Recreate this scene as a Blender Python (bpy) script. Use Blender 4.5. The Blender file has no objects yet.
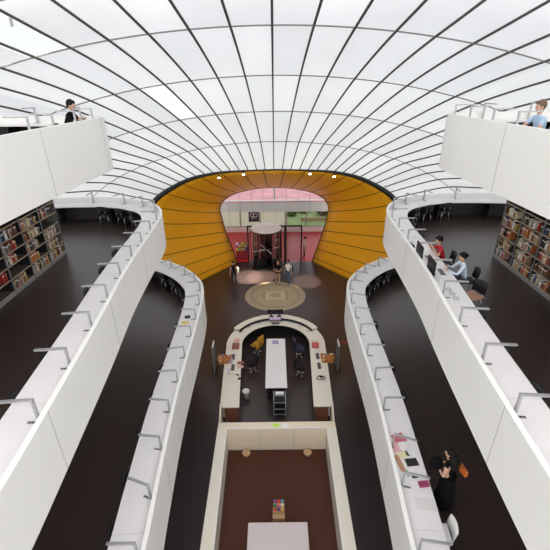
import bpy, bmesh, math, random
from mathutils import Vector, Matrix
R = random.Random(7)
S = bpy.context.scene
C = S.collection
PI = math.pi
rad = math.radians

# ------------------------------------------------------------------ materials
MATS = {}
def mat(name, col, rough=.5, metal=0., spec=.5, noise=None, emit=None, estr=0.):
    if name in MATS: return MATS[name]
    m = bpy.data.materials.new(name); m.use_nodes = True
    nt = m.node_tree; b = nt.nodes['Principled BSDF']
    b.inputs['Base Color'].default_value = (*col, 1)
    b.inputs['Roughness'].default_value = rough
    b.inputs['Metallic'].default_value = metal
    b.inputs['Specular IOR Level'].default_value = spec
    if noise:
        sc, amt, bump = noise
        tc = nt.nodes.new('ShaderNodeTexCoord'); n = nt.nodes.new('ShaderNodeTexNoise')
        n.inputs['Scale'].default_value = sc; n.inputs['Detail'].default_value = 6
        nt.links.new(tc.outputs['Object'], n.inputs['Vector'])
        mx = nt.nodes.new('ShaderNodeMixRGB'); mx.blend_type = 'MIX'
        mx.inputs[1].default_value = (*[c*(1-amt) for c in col], 1)
        mx.inputs[2].default_value = (*[min(1, c*(1+amt)) for c in col], 1)
        nt.links.new(n.outputs['Fac'], mx.inputs[0]); nt.links.new(mx.outputs[0], b.inputs['Base Color'])
        if bump:
            bp = nt.nodes.new('ShaderNodeBump'); bp.inputs['Strength'].default_value = bump
            bp.inputs['Distance'].default_value = .01
            nt.links.new(n.outputs['Fac'], bp.inputs['Height']); nt.links.new(bp.outputs[0], b.inputs['Normal'])
    if emit:
        b.inputs['Emission Color'].default_value = (*emit, 1); b.inputs['Emission Strength'].default_value = estr
    MATS[name] = m
    return m

WHITE = mat('white_panel', (.785, .785, .77), .42, noise=(.35, .015, 0))
EDGE = mat('white_edge', (.84, .84, .83), .35)
TABLE = mat('white_laminate', (.80, .78, .80), .38, noise=(.5, .015, 0))
CORE = mat('cream_laminate', (.80, .75, .66), .42, noise=(.6, .02, 0))
CREAMP = mat('cream_panel', (.80, .70, .56), .45, noise=(.6, .02, 0))
SEAM = mat('panel_joint', (.42, .42, .41), .6)
FAINT = mat('desk_joint', (.5, .49, .5), .6)
CARPET = mat('dark_brown_carpet', (.040, .026, .022), .34, spec=1.0, noise=(60, .45, .10))
GROUND = mat('dark_grey_floor', (.043, .031, .033), .30, spec=.6, noise=(25, .25, .04))
COREFL = mat('brown_carpet', (.078, .029, .018), .75, spec=.2, noise=(60, .4, .25))
BLACKP = mat('black_panel', (.012, .012, .014), .55, noise=(3, .3, 0))
BLACK = mat('black_plastic', (.010, .010, .012), .5, spec=.25)
BLKMET = mat('black_metal', (.02, .02, .022), .35, metal=.3)
GREYMET = mat('grey_aluminium', (.42, .42, .44), .38, metal=.55)
CHROME = mat('chrome', (.6, .6, .62), .2, metal=.9)
RIB = mat('dark_steel_rib', (.075, .073, .068), .5, metal=.2)
RING = mat('grey_cable', (.24, .23, .215), .5)
YELLOW = mat('yellow_panel', (.97, .45, .012), .38, noise=(.4, .06, 0))
YJOINT = mat('dark_joint', (.05, .025, .01), .6)
RED = mat('red_floor_finish', (.60, .018, .03), .35, noise=(2, .1, 0))
def blind_mat():
    m = bpy.data.materials.new('pale_blind'); m.use_nodes = True; nt = m.node_tree; nt.nodes.clear()
    o = nt.nodes.new('ShaderNodeOutputMaterial'); a = nt.nodes.new('ShaderNodeBsdfTranslucent'); b = nt.nodes.new('ShaderNodeBsdfDiffuse'); x = nt.nodes.new('ShaderNodeMixShader')
    w = nt.nodes.new('ShaderNodeTexWave'); w.inputs['Scale'].default_value = 2.2; tc = nt.nodes.new('ShaderNodeTexCoord'); nt.links.new(tc.outputs['Object'], w.inputs['Vector'])
    c = nt.nodes.new('ShaderNodeMixRGB'); c.inputs[1].default_value = (.78, .70, .62, 1); c.inputs[2].default_value = (.90, .87, .82, 1); nt.links.new(w.outputs['Fac'], c.inputs[0])
    nt.links.new(c.outputs[0], a.inputs[0]); b.inputs[0].default_value = (.7, .65, .58, 1); x.inputs[0].default_value = .12
    nt.links.new(a.outputs[0], x.inputs[1]); nt.links.new(b.outputs[0], x.inputs[2]); nt.links.new(x.outputs[0], o.inputs[0]); return m
BLIND = blind_mat()
PINK = mat('red_roof_sheet', (.74, .30, .33), .5, noise=(.9, .5, 0))
WOOD = mat('tan_wood', (.50, .33, .17), .5, noise=(8, .15, 0))
BROWNW = mat('red_brown_wood', (.22, .08, .05), .45, noise=(5, .2, 0))
SHELFW = mat('shelf_edge', (.45, .36, .26), .5)
SHELFG = mat('grey_shelf_metal', (.20, .20, .20), .45, metal=.3)
LAVC = mat('lavender_laminate', (.56, .49, .50), .45, noise=(1, .02, 0))
PAPER = mat('white_paper', (.82, .82, .80), .7)
CONC = mat('pale_concrete', (.62, .60, .58), .7, noise=(1.2, .08, 0))
BEIGE = mat('beige_blind', (.62, .56, .46), .7, noise=(3, .1, 0))
SKIN = mat('skin', (.55, .33, .23), .5, noise=(40, .05, 0))
HAIR = mat('dark_hair', (.008, .006, .006), .7, spec=.2, noise=(90, .4, .3))
HAIRB = mat('grey_brown_hair', (.12, .075, .05), .6, noise=(90, .4, .3))
EYE = mat('eye_dark', (.02, .015, .015), .2)
LIP = mat('lip', (.45, .14, .12), .5)
def cm(name, col, rough=.6): return mat(name, col, rough)

def glass_mat():
    m = bpy.data.materials.new('clear_glass'); m.use_nodes = True
    nt = m.node_tree; nt.nodes.clear()
    o = nt.nodes.new('ShaderNodeOutputMaterial'); mx = nt.nodes.new('ShaderNodeMixShader')
    t = nt.nodes.new('ShaderNodeBsdfTransparent'); g = nt.nodes.new('ShaderNodeBsdfGlossy')
    t.inputs[0].default_value = (.93, .95, .95, 1); g.inputs['Roughness'].default_value = .03
    fr = nt.nodes.new('ShaderNodeFresnel'); fr.inputs[0].default_value = 1.45
    nt.links.new(fr.outputs[0], mx.inputs[0]); nt.links.new(t.outputs[0], mx.inputs[1]); nt.links.new(g.outputs[0], mx.inputs[2])
    nt.links.new(mx.outputs[0], o.inputs[0])
    return m
GLASS = glass_mat()

# ------------------------------------------------------------------ mesh helpers
class MB:
    def __init__(s): s.bm = bmesh.new(); s.mats = []
    def mi(s, m):
        if m not in s.mats: s.mats.append(m)
        return s.mats.index(m)
    def face(s, vs, m, smooth=False):
        try: f = s.bm.faces.new(vs)
        except ValueError: return None
        f.material_index = s.mi(m); f.smooth = smooth
        return f
    def box(s, c, d, m, rz=0., bev=0., M=None):
        mt = Matrix.Translation(c) @ Matrix.Rotation(rz, 4, 'Z')
        if M is not None: mt = M @ mt
        hx, hy, hz = d[0]/2, d[1]/2, d[2]/2
        if bev and bev < min(hx, hy, hz):
            t = bmesh.new(); bmesh.ops.create_cube(t, size=1)
            for v in t.verts: v.co = Vector((v.co.x*d[0], v.co.y*d[1], v.co.z*d[2]))
            bmesh.ops.bevel(t, geom=list(t.edges), offset=bev, segments=2, affect='EDGES', profile=.7)
            s.add(t, mt, m); t.free(); return s
        vs = [s.bm.verts.new(mt @ Vector((a*hx, b*hy, e*hz))) for a in (-1, 1) for b in (-1, 1) for e in (-1, 1)]
        for q in ((0,1,3,2),(4,6,7,5),(0,4,5,1),(2,3,7,6),(0,2,6,4),(1,5,7,3)): s.face([vs[i] for i in q], m)
        return s
    def add(s, t, mt, m, smooth=False):
        vm = {v: s.bm.verts.new(mt @ v.co) for v in t.verts}
        for f in t.faces: s.face([vm[v] for v in f.verts], m, smooth or f.smooth)
    def tube(s, pts, r, m, n=8, cap=True, flat=None):
        pts = [Vector(p) for p in pts]; rs = r if isinstance(r, (list, tuple)) else [r]*len(pts)
        rings = []; prev = None
        for i, p in enumerate(pts):
            d = (pts[min(i+1, len(pts)-1)] - pts[max(i-1, 0)]).normalized()
            u = prev if prev is not None else (Vector((0,0,1)) if abs(d.z) < .9 else Vector((1,0,0)))
            a = (u - d*u.dot(d)).normalized(); b = d.cross(a); prev = a
            rings.append([s.bm.verts.new(p + (a*math.cos(2*PI*k/n) + b*math.sin(2*PI*k/n))*rs[i]) for k in range(n)])
        for A, B in zip(rings, rings[1:]):
            for k in range(n): s.face([A[k], A[(k+1) % n], B[(k+1) % n], B[k]], m, n > 4)
        if cap:
            s.face(rings[0][::-1], m); s.face(rings[-1], m)
        return s
    def lathe(s, prof, m, n=24, c=(0,0,0), smooth=True, M=None, sx=1, sy=1):
        rings = []
        for r, z in prof:
            ring = []
            for k in range(n):
                v = Vector((c[0] + r*sx*math.cos(2*PI*k/n), c[1] + r*sy*math.sin(2*PI*k/n), c[2]+z))
                ring.append(s.bm.verts.new(M @ v if M is not None else v))
            rings.append(ring)
        for A, B in zip(rings, rings[1:]):
            for k in range(n): s.face([A[k], A[(k+1) % n], B[(k+1) % n], B[k]], m, smooth)
        s.face(rings[0][::-1], m); s.face(rings[-1], m)
        return s
    def ell(s, c, r, m, n=16, M=None):
        prof = []
        t = bmesh.new(); bmesh.ops.create_uvsphere(t, u_segments=n, v_segments=max(6, n*2//3), radius=1)
        mt = Matrix.Translation(c) @ Matrix.Diagonal((*r, 1))
        if M is not None: mt = M @ mt
        s.add(t, mt, m, True); t.free(); return s
    def poly(s, pts, z0, z1, m, side=None):
        """vertical prism from an (x, y) outline"""
        a = [s.bm.verts.new((x, y, z0)) for x, y in pts]; b = [s.bm.verts.new((x, y, z1)) for x, y in pts]
        s.face(a[::-1], m); s.face(b, m)
        for i in range(len(pts)):
            j = (i+1) % len(pts); s.face([a[i], a[j], b[j], b[i]], side or m)
        return s
    def build(s, name, parent=None, norm=True, bevel=0.):
        if norm: bmesh.ops.recalc_face_normals(s.bm, faces=list(s.bm.faces))
        me = bpy.data.meshes.new(name); s.bm.to_mesh(me); s.bm.free()
        for m in s.mats: me.materials.append(m)
        o = bpy.data.objects.new(name, me); C.objects.link(o)
        if parent: o.parent = parent
        return o

def tag(o, label=None, cat=None, group=None, kind=None):
    if label: o['label'] = label
    if cat: o['category'] = cat
    if group: o['group'] = group
    if kind: o['kind'] = kind
    return o
def empty(name, loc, rz=0., label=None, cat=None, group=None):
    o = bpy.data.objects.new(name, None); C.objects.link(o)
    o.empty_display_size = .1
    o.location = loc; o.rotation_euler = (0, 0, rz)
    return tag(o, label, cat, group)
def struct(o, label=None):
    o['kind'] = 'structure'
    if label: o['label'] = label; o['category'] = o.name.split('_')[0].split('.')[0]
    return o
def copy_tree(o, parent=None):
    c = o.copy(); C.objects.link(c); c.parent = parent
    for ch in [q for q in ALLCH(o)]: copy_tree(ch, c)
    return c
def ALLCH(o): return [q for q in C.objects if q.parent == o]

ORD = ['nearest', 'second', 'third', 'fourth', 'fifth', 'sixth', 'seventh', 'eighth', 'ninth', 'tenth',
       'eleventh', 'twelfth', 'thirteenth', 'fourteenth', 'fifteenth', 'sixteenth']

# ------------------------------------------------------------------ terrace paths (left side; the right is its mirror)
def catmull(P, n=10):
    out = []
    for i in range(len(P)-1):
        p0 = P[max(i-1, 0)]; p1 = P[i]; p2 = P[i+1]; p3 = P[min(i+2, len(P)-1)]
        for k in range(n):
            t = k/n
            out.append(tuple(.5*((2*p1[j]) + (-p0[j]+p2[j])*t + (2*p0[j]-5*p1[j]+4*p2[j]-p3[j])*t*t + (-p0[j]+3*p1[j]-3*p2[j]+p3[j])*t**3) for j in (0, 1)))
    out.append(P[-1]); return out
def offset(path, d):
    out = []
    for i, p in enumerate(path):
        a = path[max(i-1, 0)]; b = path[min(i+1, len(path)-1)]
        tx, ty = b[0]-a[0], b[1]-a[1]; l = math.hypot(tx, ty)
        out.append((p[0] - ty/l*d, p[1] + tx/l*d))
    return out
def normal_at(path, s):
    """point, unit inward normal at arc length s"""
    acc = 0
    for a, b in zip(path, path[1:]):
        l = math.hypot(b[0]-a[0], b[1]-a[1])
        if acc + l >= s:
            t = (s-acc)/l; ty, tx = (b[1]-a[1])/l, (b[0]-a[0])/l
            return (a[0]+(b[0]-a[0])*t, a[1]+(b[1]-a[1])*t), (-ty, tx)
        acc += l
    return path[-1], (0, -1)
def arc_of_y(path, y):
    acc = 0
    for a, b in zip(path, path[1:]):
        if a[1] <= y <= b[1]:
            l = math.hypot(b[0]-a[0], b[1]-a[1]); return acc + l*(y-a[1])/(b[1]-a[1])
        acc += math.hypot(b[0]-a[0], b[1]-a[1])
    return acc
PATH = {
 3: catmull([(-5.3,-4),(-5.22,2),(-5.14,6),(-5.08,8.5),(-5.0,10.6),(-4.93,11.8),(-4.97,12.45),(-5.2,12.85),(-5.8,13.0),(-8,13.1),(-11,13.1),(-14,13.1)]),
 2: catmull([(-3.05,-4),(-3.2,1),(-3.3,3.1),(-3.42,4.7),(-3.62,7),(-3.85,9.2),(-3.97,11.3),(-4.05,13.2),(-4.22,14.4),(-4.6,15.3),(-5.25,15.98),(-6.4,16.58),(-7.8,16.78),(-10,16.55),(-14,15.6)]),
 1: catmull([(-2.3,-4),(-2.38,2),(-2.46,4.4),(-2.58,6),(-2.74,8.55),(-2.80,11.6),(-2.88,13.7),(-3.08,15),(-3.45,15.8),(-4.05,16.6),(-4.75,17.25),(-5.5,17.7),(-7,18.1),(-10,18),(-14,17)]),
}
PATH_R = dict(PATH)
PATH_R[3] = [(x, y - .38*max(0, min(1, (y-9)/2.5))) for x, y in PATH[3]]
def gp(lv, sgn): return PATH[lv] if sgn < 0 else PATH_R[lv]
FLOORZ = {3: 10.6, 2: 7.1, 1: 3.7}
TOPZ = {3: 11.55, 2: 8.05, 1: 4.65}
BOTZ = {3: 10.05, 2: 6.8, 1: 3.2}
LEVN = {3: 'upper', 2: 'middle', 1: 'lower'}
SEAMS = {3: [1, 5.2, 9.1, 12.1], 2: [1.0, 4.4, 7.7, 11.0, 14.3], 1: [3.0, 6.4, 9.8, 13.2]}
def mx(pts, sgn): return [(-sgn*-1*p[0] if False else p[0]*(1 if sgn < 0 else -1), p[1]) for p in pts]

def sweep(mb, path, o0, o1, z0, z1, m, sgn, top=None):
    A = mx(offset(path, o0), sgn); B = mx(offset(path, o1), sgn)
    rings = [[mb.bm.verts.new((a[0], a[1], z0)), mb.bm.verts.new((a[0], a[1], z1)),
              mb.bm.verts.new((b[0], b[1], z1)), mb.bm.verts.new((b[0], b[1], z0))] for a, b in zip(A, B)]
    for p, q in zip(rings, rings[1:]):
        for k in range(4):
            mb.face([p[k], p[(k+1) % 4], q[(k+1) % 4], q[k]], (top or m) if k == 1 else m)
    mb.face(rings[0][::-1], m); mb.face(rings[-1], m)

def frame_at(level, s, off, sgn):
    """world (x, y), yaw so that local +X points from the ledge into the terrace"""
    p, n = normal_at(gp(level, sgn), s)
    x, y = p[0]+n[0]*off, p[1]+n[1]*off; nx, ny = n
    if sgn > 0: x, nx = -x, -nx
    return x, y, math.atan2(ny, nx)

for lv in (3, 2, 1):
    for sgn in (-1, 1):
        side = 'left' if sgn < 0 else 'right'
        path = gp(lv, sgn); zf, zt, zb = FLOORZ[lv], TOPZ[lv], BOTZ[lv]
        mb = MB(); sweep(mb, path, 0, .09, zb, zt, WHITE, sgn, EDGE)
        for y in SEAMS[lv]:
            sx, sy, yaw = frame_at(lv, arc_of_y(path, y), -.001, sgn)
            mb.box((sx, sy, (zb+zt)/2), (.006, .014, zt-zb-.01), SEAM, yaw)
        struct(mb.build('wall_%s' % side), 'white curved balustrade wall of the %s terrace on the %s' % (LEVN[lv], side))
        mb = MB(); pts = mx(offset(path, .085), sgn) + mx([(-14, -4)], sgn)
        mb.poly(pts, zb, zf, CARPET, WHITE)
        struct(mb.build('floor'), 'dark carpeted floor slab of the %s terrace on the %s' % (LEVN[lv], side))
        # continuous reading desk
        root = empty('reading_desk', (0, 0, zf), 0, 'long white curved reading desk running round the %s terrace on the %s' % (LEVN[lv], side), 'desk')
        mb = MB(); sweep(mb, path, .09, .78, .715, .75, TABLE, sgn)
        L = sum(math.hypot(b[0]-a[0], b[1]-a[1]) for a, b in zip(path, path[1:]))
        s = arc_of_y(path, 0)
        while s < L-1:
            jx, jy, yaw = frame_at(lv, s, .435, sgn)
            mb.box((jx, jy, .7512), (.685, .006, .002), FAINT, yaw); s += 2.4
        mb.build('worktop', root)
        mb = MB(); sweep(mb, path, .09, .13, 0, .715, BLACKP, sgn); mb.build('modesty_panel', root)
        s = arc_of_y(path, 1.2)
        while s < L-1.5:
            jx, jy, yaw = frame_at(lv, s, .42, sgn)
            MB().box((jx, jy, .3575), (.55, .03, .715), BLACKP, yaw).build('leg', root); s += 2.4

# ------------------------------------------------------------------ desk lamps
def make_lamp():
    root = empty('desk_lamp', (0, 0, 0))
    MB().box((0, 0, .012), (.07, .05, .024), GREYMET, bev=.006).build('base', root)
    b = MB(); b.box((.10, 0, .006), (.16, .045, .012), GREYMET)
    for k in range(3): b.box((.06+.045*k, 0, .0125), (.028, .028, .003), BLACK)
    b.build('socket_strip', root)
    MB().box((0, 0, .235), (.036, .046, .43), GREYMET).build('post', root)
    a = MB(); a.box((.245, 0, .44), (.53, .056, .030), GREYMET, bev=.005)
    a = a.build('arm', root)
    MB().box((.29, 0, .4255), (.40, .034, .004), PAPER).build('diffuser', a)
    return root
lamp0 = make_lamp(); lamp_used = [False]
def put_lamp(level, s, sgn, label, turn=0., dz=0.):
    o = lamp0 if not lamp_used[0] else copy_tree(lamp0); lamp_used[0] = True
    x, y, yaw = frame_at(level, s, .16, sgn)
    o.location = (x, y, FLOORZ[level]+.75+dz); o.rotation_euler = (0, 0, yaw+turn)
    tag(o, label, 'desk lamp', 'angled grey lamps along the reading desks'); return o
LAMPY = {3: [7.9, 9.0, 9.95, 11.0, 11.95], 2: [4.39, 5.63, 6.84, 8.04, 9.24, 10.41, 11.52, 12.65, 13.8],
         1: [4.34, 5.5, 6.75, 7.95, 9.15, 10.3, 11.48, 12.6, 13.7]}
RINGS_ = {3: [1.6, 3.0], 2: [1.5, 2.6, 3.7, 5.2], 1: [1.2, 2.2, 3.2, 4.3, 5.6]}
LEVW = {3: 'upper', 2: 'middle', 1: 'lower'}
for lv in (3, 2, 1):
    for sgn in (-1, 1):
        side = 'left' if sgn < 0 else 'right'; P_ = gp(lv, sgn)
        n = 0
        for y in LAMPY[lv]:
            if lv == 1 and sgn > 0 and n in (1,): y = 5.73
            turn = 0
            if lv == 1: turn = (R.uniform(-.28, .28))
            if lv == 1 and sgn < 0 and n == 1: turn = -.45
            if lv == 1 and sgn > 0 and n == 1: turn = -.2
            if lv == 1 and sgn > 0 and n == 2: turn = -.35
            put_lamp(lv, arc_of_y(P_, y), sgn, '%s grey desk lamp from the near end, %s terrace, %s side' % (ORD[n], LEVW[lv], side), turn); n += 1
        s0 = arc_of_y(P_, LAMPY[lv][-1])
        for i, d in enumerate(RINGS_[lv]):
            put_lamp(lv, s0+d, sgn, '%s grey lamp round the far curved end, %s terrace, %s side' % (['first', 'second', 'third', 'fourth', 'fifth'][i], LEVW[lv], side), R.uniform(-.15, .15))

# ------------------------------------------------------------------ chairs
def make_chair(shell, seatm):
    root = empty('chair', (0, 0, 0))            # front of the seat looks to -X (towards the desk)
    b = MB(); b.box((0, 0, .445), (.42, .42, .022), seatm, bev=.01); b.build('seat', root)
    b = MB(); n = 8
    for side in (0, 1):
        pass
    vs = []
    for i in range(n+1):
        t = -1+2*i/n; x = .20+.035*(1-t*t); y = t*.2
        for z, dx in ((.50, -.02), (.62, 0), (.82-.03*t*t, .03)):
            vs.append((b.bm.verts.new((x+dx, y, z)), b.bm.verts.new((x+dx+.018, y, z))))
    g = lambda i, j, k: vs[i*3+j][k]
    for i in range(n):
        for j in range(2):
            b.face([g(i, j, 0), g(i+1, j, 0), g(i+1, j+1, 0), g(i, j+1, 0)], shell, True)
            b.face([g(i, j, 1), g(i, j+1, 1), g(i+1, j+1, 1), g(i+1, j, 1)], shell, True)
        for j in (0, 2): b.face([g(i, j, 0), g(i, j, 1), g(i+1, j, 1), g(i+1, j, 0)], shell)
    for i in (0, n):
        for j in range(2): b.face([g(i, j, 0), g(i, j+1, 0), g(i, j+1, 1), g(i, j, 1)], shell)
    b.build('backrest', root)
    for sy in (-.13, .13): MB().tube([(.12, sy, .43), (.2, sy, .45), (.225, sy, .52), (.235, sy, .60)], .009, CHROME, 6).build('back_bar', root)
    for sx in (-1, 1):
        for sy in (-1, 1):
            MB().tube([(sx*.15, sy*.15, .435), (sx*.19, sy*.2, 0)], .011, CHROME, 6).build('leg', root)
    return root
chair0 = make_chair(BLACK, BLACK); cused = [False]
def put_chair(lv, s, sgn, off, label, turn=0., src=None, group='black chairs pushed up to the reading desks'):
    if src is None:
        o = chair0 if not cused[0] else copy_tree(chair0); cused[0] = True
    else: o = src
    x, y, yaw = frame_at(lv, s, off, sgn)
    o.location = (x, y, FLOORZ[lv]); o.rotation_euler = (0, 0, yaw+turn)
    tag(o, label, 'chair', group); return o
CH = {(2, -1): [5.0, 6.2, 7.4, 8.6, 9.8, 11.0, 12.2, 13.4], (2, 1): [5.0, 6.2, 7.4, 13.3, 12.2],
      (1, -1): [4.9, 6.1, 7.3, 8.5, 9.7, 10.9, 12.1], (1, 1): [7.3, 8.5, 9.7, 10.9, 12.1, 13.3]}
for (lv, sgn), ys in CH.items():
    side = 'left' if sgn < 0 else 'right'
    for i, y in enumerate(sorted(ys)):
        put_chair(lv, arc_of_y(PATH[lv], y), sgn, .57+R.uniform(-.03, .05), '%s tucked in black chair from the near end, %s terrace, %s side' % (ORD[i], LEVW[lv], side), R.uniform(-.15, .15))
    s0 = arc_of_y(PATH[lv], 13.8)
    for i, d in enumerate({2: [2.1, 3.15, 4.3], 1: [1.6, 2.8, 3.8]}[lv]):
        put_chair(lv, s0+d+.1, sgn, .74, '%s black chair round the far curved end, %s terrace, %s side' % (['first', 'second', 'third'][i], LEVW[lv], side), R.uniform(-.15, .15))
put_chair(2, arc_of_y(PATH[2], 8.75), 1, 1.12, 'black chair with wooden seat pulled out beside the woman in the light blue shirt', .5, make_chair(BLACK, mat('pinkish_wood', (.42, .22, .16), .45)))
wc = make_chair(mat('white_plastic', (.8, .8, .8), .35), mat('white_plastic', (.8, .8, .8), .35))
put_chair(1, arc_of_y(PATH[1], 4.95), 1, .78, 'white chair on the lower right terrace below the woman in the black dress', 0, wc, None)
for i, y in enumerate((8.3, 9.6, 10.9)):
    put_chair(3, arc_of_y(PATH[3], y), -1, 1.0, '%s black chair behind the upper left balustrade' % ['nearest', 'middle', 'farthest'][i], 0, None)
put_chair(3, arc_of_y(PATH_R[3], 10.45), 1, 1.0, 'black chair behind the upper right balustrade beside the man in the pale blue shirt', 0, None)

# ------------------------------------------------------------------ ground floor and core
mb = MB(); mb.poly([(-14, -6), (14, -6), (14, 20), (8.2, 21.0), (2.85, 27.75), (-2.85, 27.75), (-8.2, 21.0), (-14, 20)], -.2, 0, GROUND)
struct(mb.build('floor'), 'dark grey floor of the ground level')
mb = MB(); mb.poly([(-1.80, 10.44), (1.80, 10.44), (1.68, 2), (-1.68, 2)], .001, .006, COREFL)
struct(mb.build('floor'), 'brown carpet inside the cream framed enclosure')

# floor medallion
def medallion():
    m = bpy.data.materials.new('stone_medallion'); m.use_nodes = True; nt = m.node_tree; b = nt.nodes['Principled BSDF']
    tc = nt.nodes.new('ShaderNodeTexCoord'); ln = nt.nodes.new('ShaderNodeVectorMath'); ln.operation = 'LENGTH'
    nt.links.new(tc.outputs['Object'], ln.inputs[0])
    cr = nt.nodes.new('ShaderNodeValToRGB'); cr.color_ramp.interpolation = 'CONSTANT'
    e = cr.color_ramp.elements
    L_ = (.50, .44, .31, 1); D_ = (.30, .26, .19, 1)
    e[0].position = 0; e[0].color = L_
    e[1].position = .46; e[1].color = D_
    for p, c in ((.475, L_), (.60, D_), (.615, L_), (.70, (.40, .35, .25, 1)), (.86, L_), (.92, D_), (.935, L_)):
        q = e.new(p); q.color = c
    sc = nt.nodes.new('ShaderNodeMath'); sc.operation = 'DIVIDE'; sc.inputs[1].default_value = 1.95
    nt.links.new(ln.outputs['Value'], sc.inputs[0]); nt.links.new(sc.outputs[0], cr.inputs[0])
    v = nt.nodes.new('ShaderNodeTexVoronoi'); v.inputs['Scale'].default_value = 9
    nt.links.new(tc.outputs['Object'], v.inputs['Vector'])
    mm = nt.nodes.new('ShaderNodeMixRGB'); mm.blend_type = 'MULTIPLY'; mm.inputs[0].default_value = .55
    nt.links.new(cr.outputs[0], mm.inputs[1])
    g = nt.nodes.new('ShaderNodeValToRGB'); g.color_ramp.elements[0].position = .1; g.color_ramp.elements[1].position = .5
    g.color_ramp.elements[0].color = (.55, .5, .45, 1); g.color_ramp.elements[1].color = (1, 1, 1, 1)
    nt.links.new(v.outputs['Distance'], g.inputs[0]); nt.links.new(g.outputs[0], mm.inputs[2])
    nt.links.new(mm.outputs[0], b.inputs['Base Color']); b.inputs['Roughness'].default_value = .6
    return m
MED = medallion()
b = MB(); b.lathe([(1.95, 0), (1.95, .012)], MED, 64, smooth=False)
PALE = cm('pale_stone', (.62, .56, .42)); DST = cm('dark_stone', (.33, .29, .21))
b.box((-.0, .02, .014), (1.5, 1.05, .004), PALE)
b.poly([(-.78, -.5), (-.66, -.5), (-.66, .5), (-.78, .5)], .012, .0175, DST); b.poly([(.66, -.5), (.78, -.5), (.78, .5), (.66, .5)], .012, .0175, DST)
b.poly([(.02+.36*math.cos(k*PI/8), .02+.3*math.sin(k*PI/8)) for k in range(16)], .012, .0175, cm('mid_stone', (.42, .37, .28)))
b.box((0, -.25, .0165), (.8, .05, .003), DST); b.box((0, .42, .0165), (1.0, .04, .003), DST)
o = b.build('floor_medallion'); o.location = (0, 22.4, .0)
tag(o, 'round beige stone medallion set in the dark floor between the entrance and the horseshoe desk', 'floor medallion')
o = MB().box((3.72, 17.2, .004), (1.1, .07, .006), cm('red_tape', (.6, .02, .05))).build('floor_marking')
tag(o, 'thin red line on the dark floor to the right of the horseshoe desk', 'floor marking')

# enclosure frame (parapet round the brown carpet)
root = empty('enclosure_wall', (0, 0, 0), 0, 'cream rectangular parapet enclosing the brown carpeted area below the horseshoe desk', 'parapet')
mb = MB(); mb.poly([(-2.15, 10.76), (2.15, 10.76), (2.15, 10.46), (-2.15, 10.46)], 0, 1.1, CREAMP); 
for x in (-.62, .62): mb.box((x, 10.455, .52), (.012, .014, 1.03), SEAM)
mb.build('front_panel', root)
for sg in (-1, 1):
    mb = MB(); mb.poly([(sg*1.83, 10.46), (sg*2.15, 10.46), (sg*2.06, 2), (sg*1.68, 2)], 0, 1.1, CORE); w = mb.build('side_panel', root)
    mb = MB(); mb.poly([(sg*1.80, 10.46), (sg*1.835, 10.46), (sg*1.69, 2), (sg*1.655, 2)], 1.1, 1.125, EDGE); mb.build('edge_trim', root)
    mb = MB(); mb.poly([(sg*2.15, 10.76), (sg*2.09, 10.76), (sg*2.17, 11.8), (sg*2.235, 11.8)], 0, 1.04, CREAMP); mb.build('link_panel', root)
MB().box((0, 10.45, 1.112), (3.66, .03, .025), EDGE).build('edge_trim', root)
struct_none = None
for x, c, nm in ((-.03, (.55, .85, .12), 'lime'), (.32, (.85, .85, .83), 'white')):
    tag(MB().box((x, 10.6, 1.103), (.24, .16, .006), cm(nm+'_paper', c)).build('paper_notice'), '%s paper notice lying on the front edge of the cream enclosure' % nm, 'notice')
for sg, nm in ((-1, 'left'), (1, 'right')):
    r_ = empty('footstool', (sg*1.13, 10.22, 0), 0, 'small round tan stool against the cream panel at the %s' % nm, 'stool', 'round stools in the enclosure')
    MB().lathe([(.13, .10), (.15, .115), (.15, .15), (.13, .165)], WOOD, 20).build('seat', r_)
    MB().lathe([(.10, .006), (.08, .03), (.08, .10)], WOOD, 16).build('leg', r_)

# lavender cabinet and leaflet stand
root = empty('cabinet', (0, 5.6, 0), 0, 'large grey lavender cabinet with a plain flat top at the bottom of the enclosure', 'cabinet')
MB().box((0, 0, .54), (1.62, 2.8, 1.06), LAVC).build('body', root)
MB().box((0, 0, 1.09), (1.68, 2.88, .04), LAVC, bev=.008).build('top', root)
for i in (-1, 1): 
    d = MB().box((i*.4, 1.41, .53), (.78, .02, .98), LAVC).build('door', root)
    MB().box((i*.06, 1.43, .6), (.02, .02, .14), GREYMET).build('handle', d)
root = empty('leaflet_stand', (.03, 7.5, 0), 0, 'small wooden stand holding colourful leaflets behind the lavender cabinet', 'leaflet stand')
MB().box((0, 0, .40), (.36, .30, .80), WOOD, bev=.01).build('body', root)
for k in range(3): MB().box((0, -.02+.1*k, .86+.04*k), (.34, .012, .13), WOOD).build('divider', root)
for k in range(9):
    i, j = k % 3, k//3
    col = [(.7, .08, .05), (.1, .08, .35), (.8, .5, .1), (.1, .35, .2), (.75, .2, .3), (.85, .8, .7), (.3, .1, .4), (.8, .1, .05), (.2, .4, .6)][k]
    q = MB().box((-.11+.11*i, .0+.1*j-.02+.02, .94+.045*j), (.09, .015, .2), cm('leaflet_%d' % k, col)).build('leaflet')
    q.location = (.03, 7.5, 0); q.rotation_euler = (0, 0, 0)
    tag(q, ['red leaflet at front left', 'navy leaflet at front centre', 'orange leaflet at front right', 'green leaflet at middle left', 'pink leaflet at centre', 'cream leaflet at middle right', 'purple leaflet at back left', 'scarlet leaflet at back centre', 'blue leaflet at back right'][k] + ' of the wooden leaflet stand', 'leaflet', 'leaflets in the wooden stand')

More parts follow.
